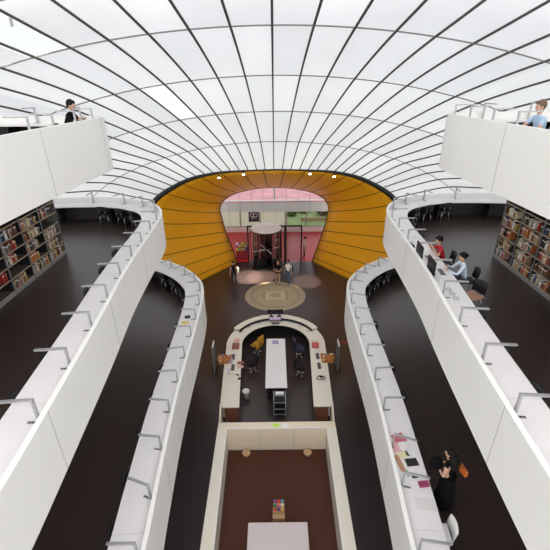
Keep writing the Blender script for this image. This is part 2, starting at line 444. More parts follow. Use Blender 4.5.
# horseshoe information desk
def U(rx, xe, y0=11.78, cy=16.0, n=40, ri=0., round_end=False):
    pts = [(-xe, y0)]
    for k in range(n+1):
        a = PI - PI*k/n; pts.append((rx*math.cos(a), cy + rx*math.sin(a)))
    pts.append((xe, y0)); return pts
root = empty('information_desk', (0, 0, 0), 0, 'horseshoe shaped cream information desk in the middle of the ground floor', 'desk')
outer = U(2.42, 2.25); inner = U(1.66, 1.48)
mb = MB()
def ushape(mb, A, B, z0, z1, m):
    a0 = [mb.bm.verts.new((*p, z0)) for p in A]; a1 = [mb.bm.verts.new((*p, z1)) for p in A]
    b0 = [mb.bm.verts.new((*p, z0)) for p in B]; b1 = [mb.bm.verts.new((*p, z1)) for p in B]
    for i in range(len(A)-1):
        mb.face([a0[i], a0[i+1], a1[i+1], a1[i]], m); mb.face([b0[i], b1[i], b1[i+1], b0[i+1]], m)
        mb.face([a1[i], a1[i+1], b1[i+1], b1[i]], m); mb.face([a0[i], b0[i], b0[i+1], a0[i+1]], m)
    mb.face([a0[0], a1[0], b1[0], b0[0]], m); mb.face([a0[-1], b0[-1], b1[-1], a1[-1]], m)
def Uend(A):  # rounded inner corner at the free ends
    return A
ushape(mb, outer, inner, .80, .85, CORE); mb.build('worktop', root)
mb = MB(); ushape(mb, U(2.36, 2.19, 12.1), U(2.30, 2.13, 12.1), 0, .80, CORE); mb.build('outer_panel', root)
mb = MB(); ushape(mb, U(2.29, 2.12, 12.1), U(2.26, 2.09, 12.1), 0, .795, BLACKP); mb.build('inner_lining', root)  # black sheet added to stand for the shade beneath the worktop
def arcU(r, a0, a1, n=30, cy=16.0): return [(r*math.cos(rad(a0+(a1-a0)*k/n)), cy+r*math.sin(rad(a0+(a1-a0)*k/n))) for k in range(n+1)]
mb = MB(); ushape(mb, arcU(2.44, 152, 28), arcU(2.12, 152, 28), .99, 1.02, CORE); mb.build('counter_top', root)
mb = MB(); ushape(mb, arcU(2.42, 152, 28), arcU(2.37, 152, 28), .85, .99, CORE); mb.build('counter_front', root)
mb = MB(); ushape(mb, arcU(2.16, 151, 29), arcU(2.09, 151, 29), .851, .96, BLACKP); mb.build('cable_tray', root)
for sg in (-1, 1):
    MB().box((sg*1.83, 12.25, .40), (.5, .8, .8), BROWNW, bev=.01).build('pedestal', root)
    MB().box((sg*1.9, 14.4, .40), (.4, .9, .8), BLACKP).build('pedestal', root)

# island table
root = empty('island_table', (0, 14.57, 0), 0, 'long narrow white table inside the horseshoe desk', 'table')
MB().box((0, 0, .88), (.92, 3.52, .04), TABLE, bev=.01).build('tabletop', root)
MB().box((0, .1, .44), (.78, 3.1, .84), BLACKP).build('body', root)
# book trolley
root = empty('book_trolley', (.13, 12.30, 0), 0, 'black stepped book trolley at the near end of the island table', 'trolley')
for sx in (-1, 1):
    b = MB()
    b.box((sx*.24, .22, .5), (.03, .03, .96), BLKMET); b.box((sx*.24, -.26, .33), (.03, .03, .60), GREYMET)
    b.tube([(sx*.24, -.26, .62), (sx*.24, .0, .8), (sx*.24, .22, .98)], .018, GREYMET, 8)
    b.build('side_frame', root)
for k, (z, y, d) in enumerate(((.16, -.02, .5), (.40, .0, .46), (.64, .06, .34), (.88, .14, .2))):
    MB().box((0, y, z), (.46, d, .025), BLKMET).build('shelf', root)
    MB().box((0, y-d/2, z+.02), (.46, .02, .05), GREYMET).build('shelf_lip', root)
for sx in (-1, 1):
    for y in (-.24, .22):
        MB().lathe([(.03, -.012), (.03, .012)], BLACK, 12, M=Matrix.Translation((sx*.24, y, .032)) @ Matrix.Rotation(PI/2, 4, 'Y')).build('wheel', root)
o = MB().box((.13, 12.46, .92), (.34, .14, .05), PAPER).build('paper_stack'); tag(o, 'white paper stack on top of the black book trolley', 'paper')
# office chairs
def office_chair(loc, rz, m, label):
    r_ = empty('office_chair', loc, rz, label, 'office chair')
    b = MB(); b.box((0, 0, .48), (.48, .46, .08), m, bev=.03); b.build('seat', r_)
    b = MB(); b.box((-.24, 0, .82), (.07, .44, .50), m, bev=.03); b.build('backrest', r_)
    MB().tube([(-.05, 0, .42), (-.25, 0, .46), (-.29, 0, .75)], .02, BLACK, 8).build('back_bracket', r_)
    MB().tube([(0, 0, .1), (0, 0, .45)], .03, CHROME, 10).build('column', r_)
    for k in range(5):
        a = 2*PI*k/5
        g = MB().tube([(0, 0, .11), (.28*math.cos(a), .28*math.sin(a), .07)], [.025, .016], CHROME, 8).build('leg', r_)
        MB().ell((.28*math.cos(a), .28*math.sin(a), .03), (.028, .028, .03), BLACK, 8).build('caster', g)
    for sy in (-1, 1): MB().tube([(-.1, sy*.25, .46), (-.1, sy*.27, .66), (.12, sy*.27, .68)], .017, BLACK, 8).build('armrest', r_)
    return r_
office_chair((-1.12, 15.0, 0), PI, BLACK, 'black office chair at the left side inside the horseshoe desk')
office_chair((1.12, 14.7, 0), 0, BLACK, 'black office chair at the right side inside the horseshoe desk')
office_chair((-.95, 16.4, 0), PI*.8, cm('ochre_fabric', (.55, .27, .02)), 'ochre yellow office chair at the left under the curve of the horseshoe desk')
office_chair((1.15, 16.1, 0), .3, cm('navy_fabric', (.03, .035, .07)), 'dark blue office chair at the right under the curve of the horseshoe desk')

# ------------------------------------------------------------------ things on the information desk
def monitor(loc, rz, label, w=.48, h=.30, col=(.02, .02, .025), glow=None, name='computer_monitor'):
    r_ = empty(name, loc, rz, label, 'monitor')
    b = MB(); b.box((0, 0, .14+h/2), (.03, w, h), BLACK, bev=.006); b.build('casing', r_)
    b = MB().box((.0165, 0, .14+h/2), (.002, w-.03, h-.03), mat('screen_'+label[:12], col, .2, emit=glow, estr=.5) if glow else mat('dark_screen', col, .15)); b.build('screen', r_)
    MB().box((-.02, 0, .11), (.025, .06, .20), BLACK).build('stand', r_)
    MB().box((0, 0, .008), (.16, .22, .016), BLACK, bev=.004).build('base', r_)
    return r_
def keyboard(loc, rz, label, m=BLACK):
    r_ = empty('keyboard', loc, rz, label, 'keyboard')
    MB().box((0, 0, .01), (.15, .42, .018), m, bev=.004).build('body', r_)
    b = MB()
    for i in range(4):
        for j in range(12): b.box((-.05+i*.033, -.18+j*.033, .022), (.027, .027, .006), cm('key_grey', (.12, .12, .13)))
    b.build('keys', r_)
    return r_
def book_flat(loc, d, rz, col, label, name='paper_stack', cat='papers', mname=None):
    b = MB(); m = cm(mname or ('cover_%02d%02d%02d' % tuple(int(c*99) for c in col)), col)
    b.box((0, 0, d[2]/2), d, m, bev=min(.003, d[2]*.3))
    o = b.build(name); o.location = loc; o.rotation_euler = (0, 0, rz)
    return tag(o, label, cat)
monitor((-.22, 18.22, 1.02), PI/2*1.0-.05+PI, 'left one of two black monitors at the top of the horseshoe desk', .42, .28)
monitor((.20, 18.24, 1.02), PI/2*1.0+.05+PI, 'right one of two black monitors at the top of the horseshoe desk', .42, .28)
book_flat((-.02, 18.0, 1.02), (.62, .3, .015), 0, (.52, .36, .62), 'lilac information sheet on the curved counter below the black monitors', 'information_sheet', 'sheet')
for k, x in enumerate((-.18, .0, .18)):
    book_flat((x-.02, 18.0, 1.036), (.12, .2, .004), 0, (.75, .65, .8), 'pale card, %s of three on the lilac sheet' % ['leftmost', 'middle', 'rightmost'][k], 'card', 'card')
keyboard((0, 17.78, .85), PI/2, 'black keyboard at the top of the horseshoe desk')
keyboard((-2.0, 14.95, .85), 0, 'black keyboard on the left arm of the horseshoe desk, farther one')
keyboard((-1.95, 14.2, .85), 0, 'black keyboard on the left arm of the horseshoe desk, nearer one')
keyboard((1.95, 14.95, .85), 0, 'black keyboard on the right arm of the horseshoe desk, farther one')
keyboard((1.95, 14.25, .85), 0, 'black keyboard on the right arm of the horseshoe desk, nearer one')
for (x, y, w, d, h, c, lb) in (
    (-1.95, 15.75, .34, .40, .10, (.30, .10, .08), 'dark red book pile on the left arm of the horseshoe desk'),
    (-1.93, 16.25, .28, .22, .06, (.75, .45, .38), 'pink papers behind the dark red book pile on the left'),
    (1.92, 15.75, .34, .36, .10, (.50, .10, .10), 'red book pile on the right arm of the horseshoe desk'),
    (1.92, 16.3, .34, .26, .08, (.80, .76, .70), 'white papers behind the red book pile on the right'),
    (1.93, 15.32, .3, .18, .07, (.75, .7, .65), 'cream papers in front of the red book pile on the right'),
    (-2.1, 14.65, .22, .34, .05, (.45, .40, .55), 'lilac papers between the two keyboards on the left arm'),
    (-2.1, 13.95, .12, .34, .02, (.6, .58, .7), 'pale lilac sheet beside the nearer left keyboard'),
    (-1.62, 14.5, .3, .14, .06, (.35, .12, .10), 'dark red folder on the inner edge of the left arm'),
    (-1.62, 14.22, .3, .10, .05, (.6, .42, .4), 'pink folder on the inner edge of the left arm')):
    book_flat((x, y, .85), (w, d, h), R.uniform(-.1, .1), c, lb)
def rack(x, sg, nm):
    r_ = empty('sorting_rack', (x, 14.62, 0), 0, 'orange wooden rack of leaflets leaning on the outer %s side of the horseshoe desk' % nm, 'rack')
    OW = cm('orange_wood', (.50, .20, .05))
    for k in range(3): MB().box((0, -.14+.14*k, 1.10), (.62, .018, .10), OW).build('rail', r_)
    for s_ in (-1, 1): MB().box((s_*.24, 0, .98), (.02, .32, .26), OW).build('side_panel', r_)
    MB().box((0, 0, .86), (.5, .32, .02), OW).build('base', r_)
    for k in range(4):
        q = MB().box((-.18+.12*k, -.07+.14*(k % 2), 1.06), (.09, .05, .26), cm('rk%d' % k, [(.75, .7, .65), (.3, .3, .45), (.6, .25, .1), (.8, .8, .8)][k])).build('leaflet_bundle')
        q.location = (x, 14.62, 0)
        tag(q, '%s leaflet bundle in the orange rack on the %s of the horseshoe desk' % (['cream', 'slate blue', 'rust orange', 'white'][k], nm), 'leaflets', 'leaflet bundles in the orange racks')
    return r_
rack(-2.36, -1, 'left'); rack(2.36, 1, 'right')
for sg, nm in ((-1, 'left'), (1, 'right')):
    r_ = empty('display_totem', (sg*2.92, 15.1, 0), 0, 'narrow grey upright panel standing on the floor at the %s of the horseshoe desk' % nm, 'display panel')
    MB().box((0, 0, .75), (.05, .6, 1.44), cm('smoke_grey', (.16, .15, .16), .3), bev=.01).build('panel', r_)
    MB().box((0, .25, .8), (.06, .03, 1.5), GREYMET).build('post', r_)
    MB().box((0, 0, .015), (.3, .6, .03), BLKMET).build('base', r_)
    MB().box((0, 0, 1.48), (.055, .5, .04), PAPER).build('header', r_)
# bent black lamp left, tangle of headset right
r_ = empty('task_lamp', (-1.75, 13.45, .85), 0, 'slim black task lamp lying across the left arm of the horseshoe desk', 'task lamp')
MB().lathe([(.07, 0), (.07, .015), (.02, .03)], BLACK, 16, c=(.15, 0, 0)).build('base', r_)
MB().tube([(.15, 0, .02), (.12, 0, .2), (-.12, .02, .26), (-.38, .03, .22)], .013, cm('brass', (.4, .32, .1), .3), 8).build('arm', r_)
MB().tube([(.12, 0, .2), (.02, 0, .24)], [.04, .02], BLACK, 10).build('lamp_head', r_)
b = MB()
for k in range(5):
    a0 = R.uniform(0, 6); pts = [(.17*math.cos(a0+i*.5)*(1-.02*i)+.03*k-.05, .13*math.sin(a0+i*.5)-.02*k, .014+.012*(k+i % 2)) for i in range(9)]
    b.tube(pts, .009, BLACK, 6)
b.box((.05, .04, .03), (.12, .06, .05), BLACK, .4, .01)
o = b.build('coiled_cable'); o.location = (1.9, 13.45, .85); tag(o, 'tangled black cable on the right arm of the horseshoe desk', 'cable')
b = MB()
for k in range(8):
    a = rad(150 - k*17); p = (2.0*math.cos(a), 16+2.0*math.sin(a), .858)
    b.tube([(p[0]+.12*math.cos(i*.7+k)*.9, p[1]+.08*math.sin(i*.9+k), .858+.004*(i % 2)) for i in range(7)], .006, BLACK, 5)
tag(b.build('coiled_cable'), 'loose black cables along the curve of the horseshoe desk', 'cable', kind='stuff')
r_ = empty('waste_bin', (-1.32, 13.2, 0), 0, 'white round waste bin beside the left arm of the horseshoe desk', 'waste bin')
MB().lathe([(.12, 0), (.15, .36), (.16, .37), (.16, .39), (.14, .39), (.11, .02)], mat('white_plastic', (.8, .8, .8), .35), 20).build('body', r_)
book_flat((-.02, 16.0, .90), (.3, .22, .05), .1, (.36, .33, .55), 'lilac box file at the far end of the island table', 'box_file', 'box file')
for x, nm in ((-.72, 'left'), (.62, 'right')):
    q = MB().box((0, 0, .04), (.16, .12, .08), CORE, bev=.01).build('name_sign'); q.location = (x, 18.2, 1.02)
    tag(q, 'small cream sign block on the counter at the %s of the lilac sheet' % nm, 'sign')

# ------------------------------------------------------------------ bookcases and books
BCOL = [('red', (.36, .03, .02)), ('cream', (.62, .55, .42)), ('brown', (.16, .07, .04)), ('black', (.02, .02, .022)), ('navy', (.03, .05, .15)),
        ('white', (.72, .71, .68)), ('orange', (.45, .15, .04)), ('green', (.04, .09, .06)), ('tan', (.40, .27, .14)), ('grey', (.25, .25, .26)),
        ('yellow', (.50, .33, .08)), ('blue', (.08, .15, .28)), ('pink', (.42, .25, .22))]
bookmesh = {}
for nm, c in BCOL:
    b = MB(); m = cm('book_'+nm, c)
    # local: x = depth (spine at +.5), y = thickness, z = height 0..1
    b.box((0, -.46, .5), (1, .08, 1), m); b.box((0, .46, .5), (1, .08, 1), m); b.box((.47, 0, .5), (.06, .84, 1), m)
    b.box((-.03, 0, .49), (.9, .84, .94), PAPER)
    b.box((.502, 0, .78), (.006, .8, .12), PAPER if nm not in ('white', 'cream') else cm('book_brown', (.16, .07, .04)))
    o = b.build('book'); bookmesh[nm] = o.data; bpy.data.objects.remove(o)
ROWN = ['bottom', 'second', 'third', 'fourth', 'fifth']
nbooks = 0
for sgn in (-1, 1):
    side = 'left' if sgn < 0 else 'right'
    y1 = 12.8 if sgn < 0 else 12.1
    for bay in range(5):
        yc = y1 - .5 - bay*1.0
        r_ = empty('bookcase', (sgn*7.28, yc, 7.1), 0 if sgn < 0 else PI,
                   '%s grey bookcase unit from the far end, %s side of the middle terrace' % (['end', 'second', 'third', 'fourth', 'fifth'][bay], side), 'bookcase', 'bookcases on the middle terrace')
        MB().box((-.40, 0, 1.15), (.02, .98, 2.3), BLACKP).build('back_panel', r_)
        for s_ in (-1, 1): _p = MB(); _p.box((-.20, s_*.485, 1.15), (.39, .024, 2.3), SHELFG if (bay == 0 and s_*sgn < 0) else BLACKP); _p.box((-.003, s_*.485, 1.15), (.008, .026, 2.3), SHELFG); _p.build('side_panel', r_)
        MB().box((-.20, 0, .05), (.41, .94, .10), cm('grey_plinth', (.25, .25, .25))).build('plinth', r_)
        for k in range(7): _p = MB(); _p.box((-.20, 0, .12+.345*k), (.37, .94, .022), cm('dark_shelf', (.10, .085, .07))); _p.box((-.008, 0, .12+.345*k), (.014, .94, .028), SHELFW); _p.build('shelf', r_)
        for k in range(5):
            if bay == 4: continue
            y = -.46; limit = R.uniform(.5, .98) * .9 - .46
            ymin_vis = 9.35 + .12*k
            if R.random() < .06: continue
            while y < limit:
                t = R.choice([.035, .045, .055, .06, .07, .08]); h = R.uniform(.19, .28); d = R.uniform(.16, .23)
                if y+t > .46: break
                wy = yc + (y+t/2)*(1 if sgn < 0 else -1)
                run = R.random()
                if run < .25 and nbooks and k: nm = lastc
                else: nm = R.choice(['red', 'red', 'cream', 'cream', 'cream', 'brown', 'brown', 'brown', 'black', 'black', 'navy', 'white', 'white', 'orange', 'orange', 'green', 'tan', 'tan', 'tan', 'grey', 'yellow', 'blue', 'pink'])
                lastc = nm
                if wy > ymin_vis and nbooks < 298:
                    o = bpy.data.objects.new('book', bookmesh[nm]); C.objects.link(o)
                    o.location = (sgn*7.28 + (-.03 - d/2)*(1 if sgn < 0 else -1), wy, 7.1+.1325+.345*k)
                    o.rotation_euler = (0, 0, 0 if sgn < 0 else PI); o.scale = (d, t*.96, h)
                    tag(o, '%s book on the %s shelf, %s unit of the %s bookcase row' % (nm, ROWN[k], ['first', 'second', 'third', 'fourth', 'fifth'][bay], side), 'book', 'books on the middle terrace bookcases')
                    nbooks += 1
                y += t + (0 if R.random() < .85 else R.uniform(.02, .12))
    mb = MB(); mb.box((sgn*7.76, 6.4 if sgn < 0 else 5.75, 8.575), (.1, 12.8, 2.95), WHITE)
    struct(mb.build('wall_%s' % side), 'wall behind the bookcases of the middle terrace on the %s' % side)

# ------------------------------------------------------------------ dome
Y0, Z0, AA, BB_, CC = 3., 4., 26., 20.1, 13.
WT = [(3, 1.86), (8, 1.82), (11, 1.74), (13, 1.62), (14.45, 1.51), (15.55, 1.40), (16.8, 1.26), (17.95, 1.12), (18.9, 1.0), (19.71, .885), (20.5, .76), (21.07, .65), (21.6, .56), (22.05, .47), (22.6, .34), (23.05, .18)]
def wof(y):
    if y <= WT[0][0]: return WT[0][1]
    for (a, u), (b2, v) in zip(WT, WT[1:]):
        if y <= b2: return u+(v-u)*(y-a)/(b2-a)
    return WT[-1][1]
RINGY = [-14, -11.5, -9, -6.5, -4, -1.5, 1, 3.5, 6, 8.5, 11, 13.2, 15.55, 17.95, 19.71, 21.05, 22.0, 22.7]
WT = catmull(WT, 12)
def ringv(y):
    for i, (a, b2) in enumerate(zip(RINGY, RINGY[1:])):
        if y < b2: return i + (y-a)/(b2-a)
    return len(RINGY)
def zof(x, y, k=1.):
    q = 1-(x/(AA*k))**2-((y-Y0)/(BB_*k))**2
    return Z0 + CC*k*math.sqrt(q) if q > 0 else None

def membrane_mat():
    m = bpy.data.materials.new('translucent_membrane'); m.use_nodes = True; nt = m.node_tree; nt.nodes.clear()
    N = nt.nodes.new; Lk = nt.links.new
    out = N('ShaderNodeOutputMaterial'); uv = N('ShaderNodeUVMap'); uv.uv_map = 'UVMap'
    fl = N('ShaderNodeVectorMath'); fl.operation = 'FLOOR'; Lk(uv.outputs[0], fl.inputs[0])
    wn = N('ShaderNodeTexWhiteNoise'); wn.noise_dimensions = '2D'; Lk(fl.outputs[0], wn.inputs['Vector'])
    cr = N('ShaderNodeValToRGB'); e = cr.color_ramp.elements
    e[0].position = 0; e[0].color = (.75, .76, .78, 1); e[1].position = 1; e[1].color = (.87, .875, .885, 1)
    Lk(wn.outputs['Value'], cr.inputs[0])
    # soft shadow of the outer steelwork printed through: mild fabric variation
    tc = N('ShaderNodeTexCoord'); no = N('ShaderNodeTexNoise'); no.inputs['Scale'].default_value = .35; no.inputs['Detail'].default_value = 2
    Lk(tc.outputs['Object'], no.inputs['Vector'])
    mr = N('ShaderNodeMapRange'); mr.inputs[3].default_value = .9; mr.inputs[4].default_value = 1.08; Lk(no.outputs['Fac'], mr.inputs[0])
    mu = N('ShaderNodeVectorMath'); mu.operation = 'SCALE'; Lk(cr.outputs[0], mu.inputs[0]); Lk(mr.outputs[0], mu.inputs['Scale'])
    tr = N('ShaderNodeBsdfTranslucent'); Lk(mu.outputs[0], tr.inputs[0])
    df = N('ShaderNodeBsdfDiffuse'); df.inputs[0].default_value = (.85, .85, .84, 1)
    m1 = N('ShaderNodeMixShader'); m1.inputs[0].default_value = .22; Lk(tr.outputs[0], m1.inputs[1]); Lk(df.outputs[0], m1.inputs[2])
    # some panels are clear glazing
    gt = N('ShaderNodeMath'); gt.operation = 'GREATER_THAN'; gt.inputs[1].default_value = .955; 
    wn2 = N('ShaderNodeTexWhiteNoise'); wn2.noise_dimensions = '3D'
    ad = N('ShaderNodeVectorMath'); ad.operation = 'ADD'; ad.inputs[1].default_value = (3.3, 7.7, 1.5); Lk(fl.outputs[0], ad.inputs[0]); Lk(ad.outputs[0], wn2.inputs['Vector'])
    Lk(wn2.outputs['Value'], gt.inputs[0])
    # explicit clear cell at the upper left of the view
    sx = N('ShaderNodeSeparateXYZ'); Lk(fl.outputs[0], sx.inputs[0])
    def cell(cx, cy):
        a = N('ShaderNodeMath'); a.operation = 'COMPARE'; a.inputs[1].default_value = cx; a.inputs[2].default_value = .4; Lk(sx.outputs[0], a.inputs[0])
        b2 = N('ShaderNodeMath'); b2.operation = 'COMPARE'; b2.inputs[1].default_value = cy; b2.inputs[2].default_value = .4; Lk(sx.outputs[1], b2.inputs[0])
        c = N('ShaderNodeMath'); c.operation = 'MULTIPLY'; Lk(a.outputs[0], c.inputs[0]); Lk(b2.outputs[0], c.inputs[1]); return c
    c1 = cell(-6, RINGY.index(13.2)); c2 = cell(-5, RINGY.index(17.95))
    mxx = N('ShaderNodeMath'); mxx.operation = 'MAXIMUM'; Lk(c1.outputs[0], mxx.inputs[0]); Lk(c2.outputs[0], mxx.inputs[1])
    scl = N('ShaderNodeMath'); scl.operation = 'MULTIPLY'; scl.inputs[1].default_value = .6; Lk(mxx.outputs[0], scl.inputs[0])
    tp = N('ShaderNodeBsdfTransparent'); tp.inputs[0].default_value = (.95, .97, .97, 1)
    m2 = N('ShaderNodeMixShader'); Lk(scl.outputs[0], m2.inputs[0]); Lk(m1.outputs[0], m2.inputs[1]); Lk(tp.outputs[0], m2.inputs[2])
    Lk(m2.outputs[0], out.inputs[0])
    return m
MEMB = membrane_mat()

OUT = [(0, 8.08), (1.95, 8.03), (3.32, 7.93), (4.6, 7.65), (5.75, 7.13), (6.75, 6.45), (7.45, 5.4), (7.85, 4.0), (8.0, 2.0), (8.0, -.1)]
OPN = [(0, 5.78), (1.0, 5.72), (1.93, 5.58), (2.7, 5.38), (3.3, 5.1), (3.7, 4.75), (3.92, 4.25), (3.86, 3.8), (3.6, 2.5), (2.85, 0)]
def resample(P, n):
    P = catmull(P, 8); d = [0]
    for a, b2 in zip(P, P[1:]): d.append(d[-1]+math.hypot(b2[0]-a[0], b2[1]-a[1]))
    o = []
    for k in range(n+1):
        s = d[-1]*k/n; i = max(j for j in range(len(d)) if d[j] <= s+1e-9); i = min(i, len(P)-2)
        t = (s-d[i])/(d[i+1]-d[i]) if d[i+1] > d[i] else 0
        o.append((P[i][0]+(P[i+1][0]-P[i][0])*t, P[i][1]+(P[i+1][1]-P[i][1])*t))
    return o
NSEG = 12
oh = resample(OUT, NSEG*4); ph = resample(OPN, NSEG*4)
def yof(x, z):
    return Y0 + BB_*math.sqrt(max(0, 1-(x/AA)**2-((z-Z0)/CC)**2))
outer_loop = [(-x, yof(x, z), z) for x, z in oh[::-1]] + [(x, yof(x, z), z) for x, z in oh[1:]]
open_loop = [(-x, 27.72, z) for x, z in ph[::-1]] + [(x, 27.72, z) for x, z in ph[1:]]

bm = bmesh.new()
NA, NB = 150, 200
grid = []
for i in range(NA+1):
    al = .02 + (PI-.04)*i/NA
    row = []
    for j in range(NB+1):
        be = -PI/2-.33 + (PI+.66)*j/NB
        row.append(bm.verts.new((AA*math.sin(al)*math.sin(be), Y0+BB_*math.cos(al), Z0+CC*math.sin(al)*math.cos(be))))
    grid.append(row)
for i in range(NA):
    for j in range(NB):
        f = bm.faces.new([grid[i][j], grid[i+1][j], grid[i+1][j+1], grid[i][j+1]]); f.smooth = True
# cut the entrance hole: bisect by each edge of the (convex) outline, seen along Y
outl = [(p[0], p[2]) for p in outer_loop][::2]
outl = [p for p in outl]
hull = outl + [(8.0, -3), (-8.0, -3)]
def inside(f): return True
remaining = [f for f in bm.faces if f.calc_center_median().y > 12]
for i in range(len(hull)):
    a, b2 = hull[i], hull[(i+1) % len(hull)]
    d = Vector((b2[0]-a[0], 0, b2[1]-a[1]))
    if d.length < 1e-6: continue
    nrm = Vector((-d.z, 0, d.x)).normalized()   # outward for clockwise outline
    co = Vector((a[0], 0, a[1]))
    geom = set(remaining)
    for f in remaining: geom.update(f.verts); geom.update(f.edges)
    res = bmesh.ops.bisect_plane(bm, geom=list(geom), plane_co=co, plane_no=nrm, dist=1e-5)
    fs = [g for g in res['geom'] if isinstance(g, bmesh.types.BMFace)]
    remaining = [f for f in fs if (f.calc_center_median()-co).dot(nrm) < 0]
bmesh.ops.delete(bm, geom=remaining, context='FACES')
bmesh.ops.delete(bm, geom=[f for f in bm.faces if f.calc_center_median().z < -.25], context='FACES')
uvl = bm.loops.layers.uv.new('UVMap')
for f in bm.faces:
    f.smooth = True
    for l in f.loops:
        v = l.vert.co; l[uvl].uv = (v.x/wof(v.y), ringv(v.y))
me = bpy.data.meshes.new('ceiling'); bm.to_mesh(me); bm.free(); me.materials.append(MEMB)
dome = bpy.data.objects.new('ceiling', me); C.objects.link(dome)
struct(dome, 'white translucent membrane dome over the whole reading room')

def in_hole(x, y, z):
    if y < 15: return False
    ax = abs(x)
    if ax > 8.0: return False
    zz = None
    for (x0, z0), (x1, z1) in zip(oh, oh[1:]):
        if x0 <= ax <= x1 and x1 > x0: zz = z0+(z1-z0)*(ax-x0)/(x1-x0); break
    return zz is not None and z < zz
def strip(mb, pts, w, h, m):
    """flat bar following pts, hugging the dome"""
    prev = None
    for i, p in enumerate(pts):
        p = Vector(p); d = (Vector(pts[min(i+1, len(pts)-1)])-Vector(pts[max(i-1, 0)])).normalized()
        n = Vector((p.x/AA**2, (p.y-Y0)/BB_**2, (p.z-Z0)/CC**2)).normalized(); s = d.cross(n).normalized()
        q = [mb.bm.verts.new(p + s*a*w/2*(1 if p.y < 15 else max(.5, 1-(p.y-15)*.07)) - n*(b2)) for a, b2 in ((-1, .02), (1, .02), (1, h), (-1, h))]
        if prev:
            for k in range(4): mb.face([prev[k], prev[(k+1) % 4], q[(k+1) % 4], q[k]], m)
        else: mb.face(q[::-1], m)
        prev = q
    if prev: mb.face(prev, m)
for k in range(-17, 18):
    pts = []; y = -8.
    while y < 23.05:
        x = k*wof(y)*(1-.045*min(1, (k/8)**2)); z = zof(x, y)
        if z is None:
            if pts: break
            y += .1; continue
        if in_hole(x, y, z): break
        pts.append((x, y, z)); y += .3 if y < 19 else .06
    if len(pts) > 3:
        # carry on down the steep end
        mb = MB(); strip(mb, pts, .085, .06, RIB); o = mb.build('rib', dome)
for y in RINGY[4:-2]:
    a_e = AA*math.sqrt(1-((y-Y0)/BB_)**2); c_e = CC*math.sqrt(1-((y-Y0)/BB_)**2)
    seg = []
    for j in range(121):
        be = rad(-95+190*j/120); p = (a_e*math.sin(be), y, Z0+c_e*math.cos(be))
        if in_hole(*p):
            if len(seg) > 2:
                mb = MB(); strip(mb, seg, .030, .06, RING); mb.build('cross_cable', dome)
            seg = []
        else: seg.append(p)
    if len(seg) > 2:
        mb = MB(); strip(mb, seg, .030, .06, RING); mb.build('cross_cable', dome)
# outer steel truss seen through the clear panel
mb = MB(); TR = mat('grey_steel', (.34, .34, .34), .5)
for k in range(7):
    x = -11.5+.9*k
    za = zof(x, 13.5, 1.05); zb_ = zof(x+.45, 15.6, 1.05)
    mb.tube([(x, 13.2, za+.1), (x+.9, 14.2, zof(x+.9, 14.2, 1.05))], .06, TR, 8)
    mb.tube([(x+.9, 14.2, zof(x+.9, 14.2, 1.05)), (x+.2, 15.4, zof(x+.2, 15.4, 1.05))], .05, TR, 8)
mb.tube([(-11, 14.2, zof(-11, 14.2, 1.05)), (-4.2, 14.2, zof(-4.2, 14.2, 1.05))], .07, TR, 8)
tag(mb.build('roof_truss'), 'white steel truss outside the dome seen through the clear panel at top left', 'truss')

# ------------------------------------------------------------------ yellow entrance funnel
root = empty('entrance_funnel', (0, 24, 0), 0, 'flared yellow panelled entrance surround under the white dome', 'entrance surround')
mb = MB(); NR = 8; rows = []
for a, c in zip(outer_loop, open_loop):
    row = []
    for k in range(NR+1):
        t = k/NR; p = Vector(a).lerp(Vector(c), t)
        bow = math.sin(PI*t)
        dx = p.x; r0 = math.hypot(p.x, max(p.z-1, 0))+.001
        up = min(1, max(0, (p.z-2)/4))
        p += Vector((-.05*p.x/6, 0, -.14*up))*bow
        p.z = max(p.z, -.1) if k < NR else max(p.z, 0)
        row.append(p)
    rows.append(row)
vv = [[mb.bm.verts.new(p - Vector((0, 24, 0))) for p in r_] for r_ in rows]
for i in range(len(rows)-1):
    for k in range(NR): mb.face([vv[i][k], vv[i+1][k], vv[i+1][k+1], vv[i][k+1]], YELLOW, True)
o = mb.build('panel_lining', root, norm=False)
so = o.modifiers.new('Solidify', 'SOLIDIFY'); so.thickness = .08; so.offset = 0
cx = Vector((0, 24, 3))
for i in range(2, len(rows)-2, 4):
    mb = MB(); prev = None
    for k in range(NR+1):
        p = rows[i][k]; t = (rows[i+1][k]-rows[i-1][k]).normalized()
        inn = (Vector((0, p.y, 2.5))-p); inn.y = 0; inn.normalize()
        dl = (rows[i][min(k+1, NR)]-rows[i][max(k-1, 0)]).normalized(); nrm = t.cross(dl).normalized()
        if nrm.dot(inn) < 0: nrm = -nrm
        q = [mb.bm.verts.new(p+t*a*.022+nrm*b2-Vector((0, 24, 0))) for a, b2 in ((-1, .03), (1, .03), (1, .048), (-1, .048))]
        if prev:
            for j in range(4): mb.face([prev[j], prev[(j+1) % 4], q[(j+1) % 4], q[j]], YJOINT)
        prev = q
    mb.build('joint_strip', root)
mb = MB(); 
n_ = len(outer_loop); rr = []
for i in range(n_):
    s_ = abs(i-(n_-1)/2)/((n_-1)/2); rr.append(.05+.10*max(0, min(1, (s_-.1)/.35)))
mb.tube([Vector(p)-Vector((0, 24, 0)) for p in outer_loop], rr, BLKMET, 8); mb.build('black_rim', root)
mb = MB(); mb.tube([Vector(p)-Vector((0, 24.06, 0)) for p in open_loop], .045, BLKMET, 8); mb.build('inner_rim', root)
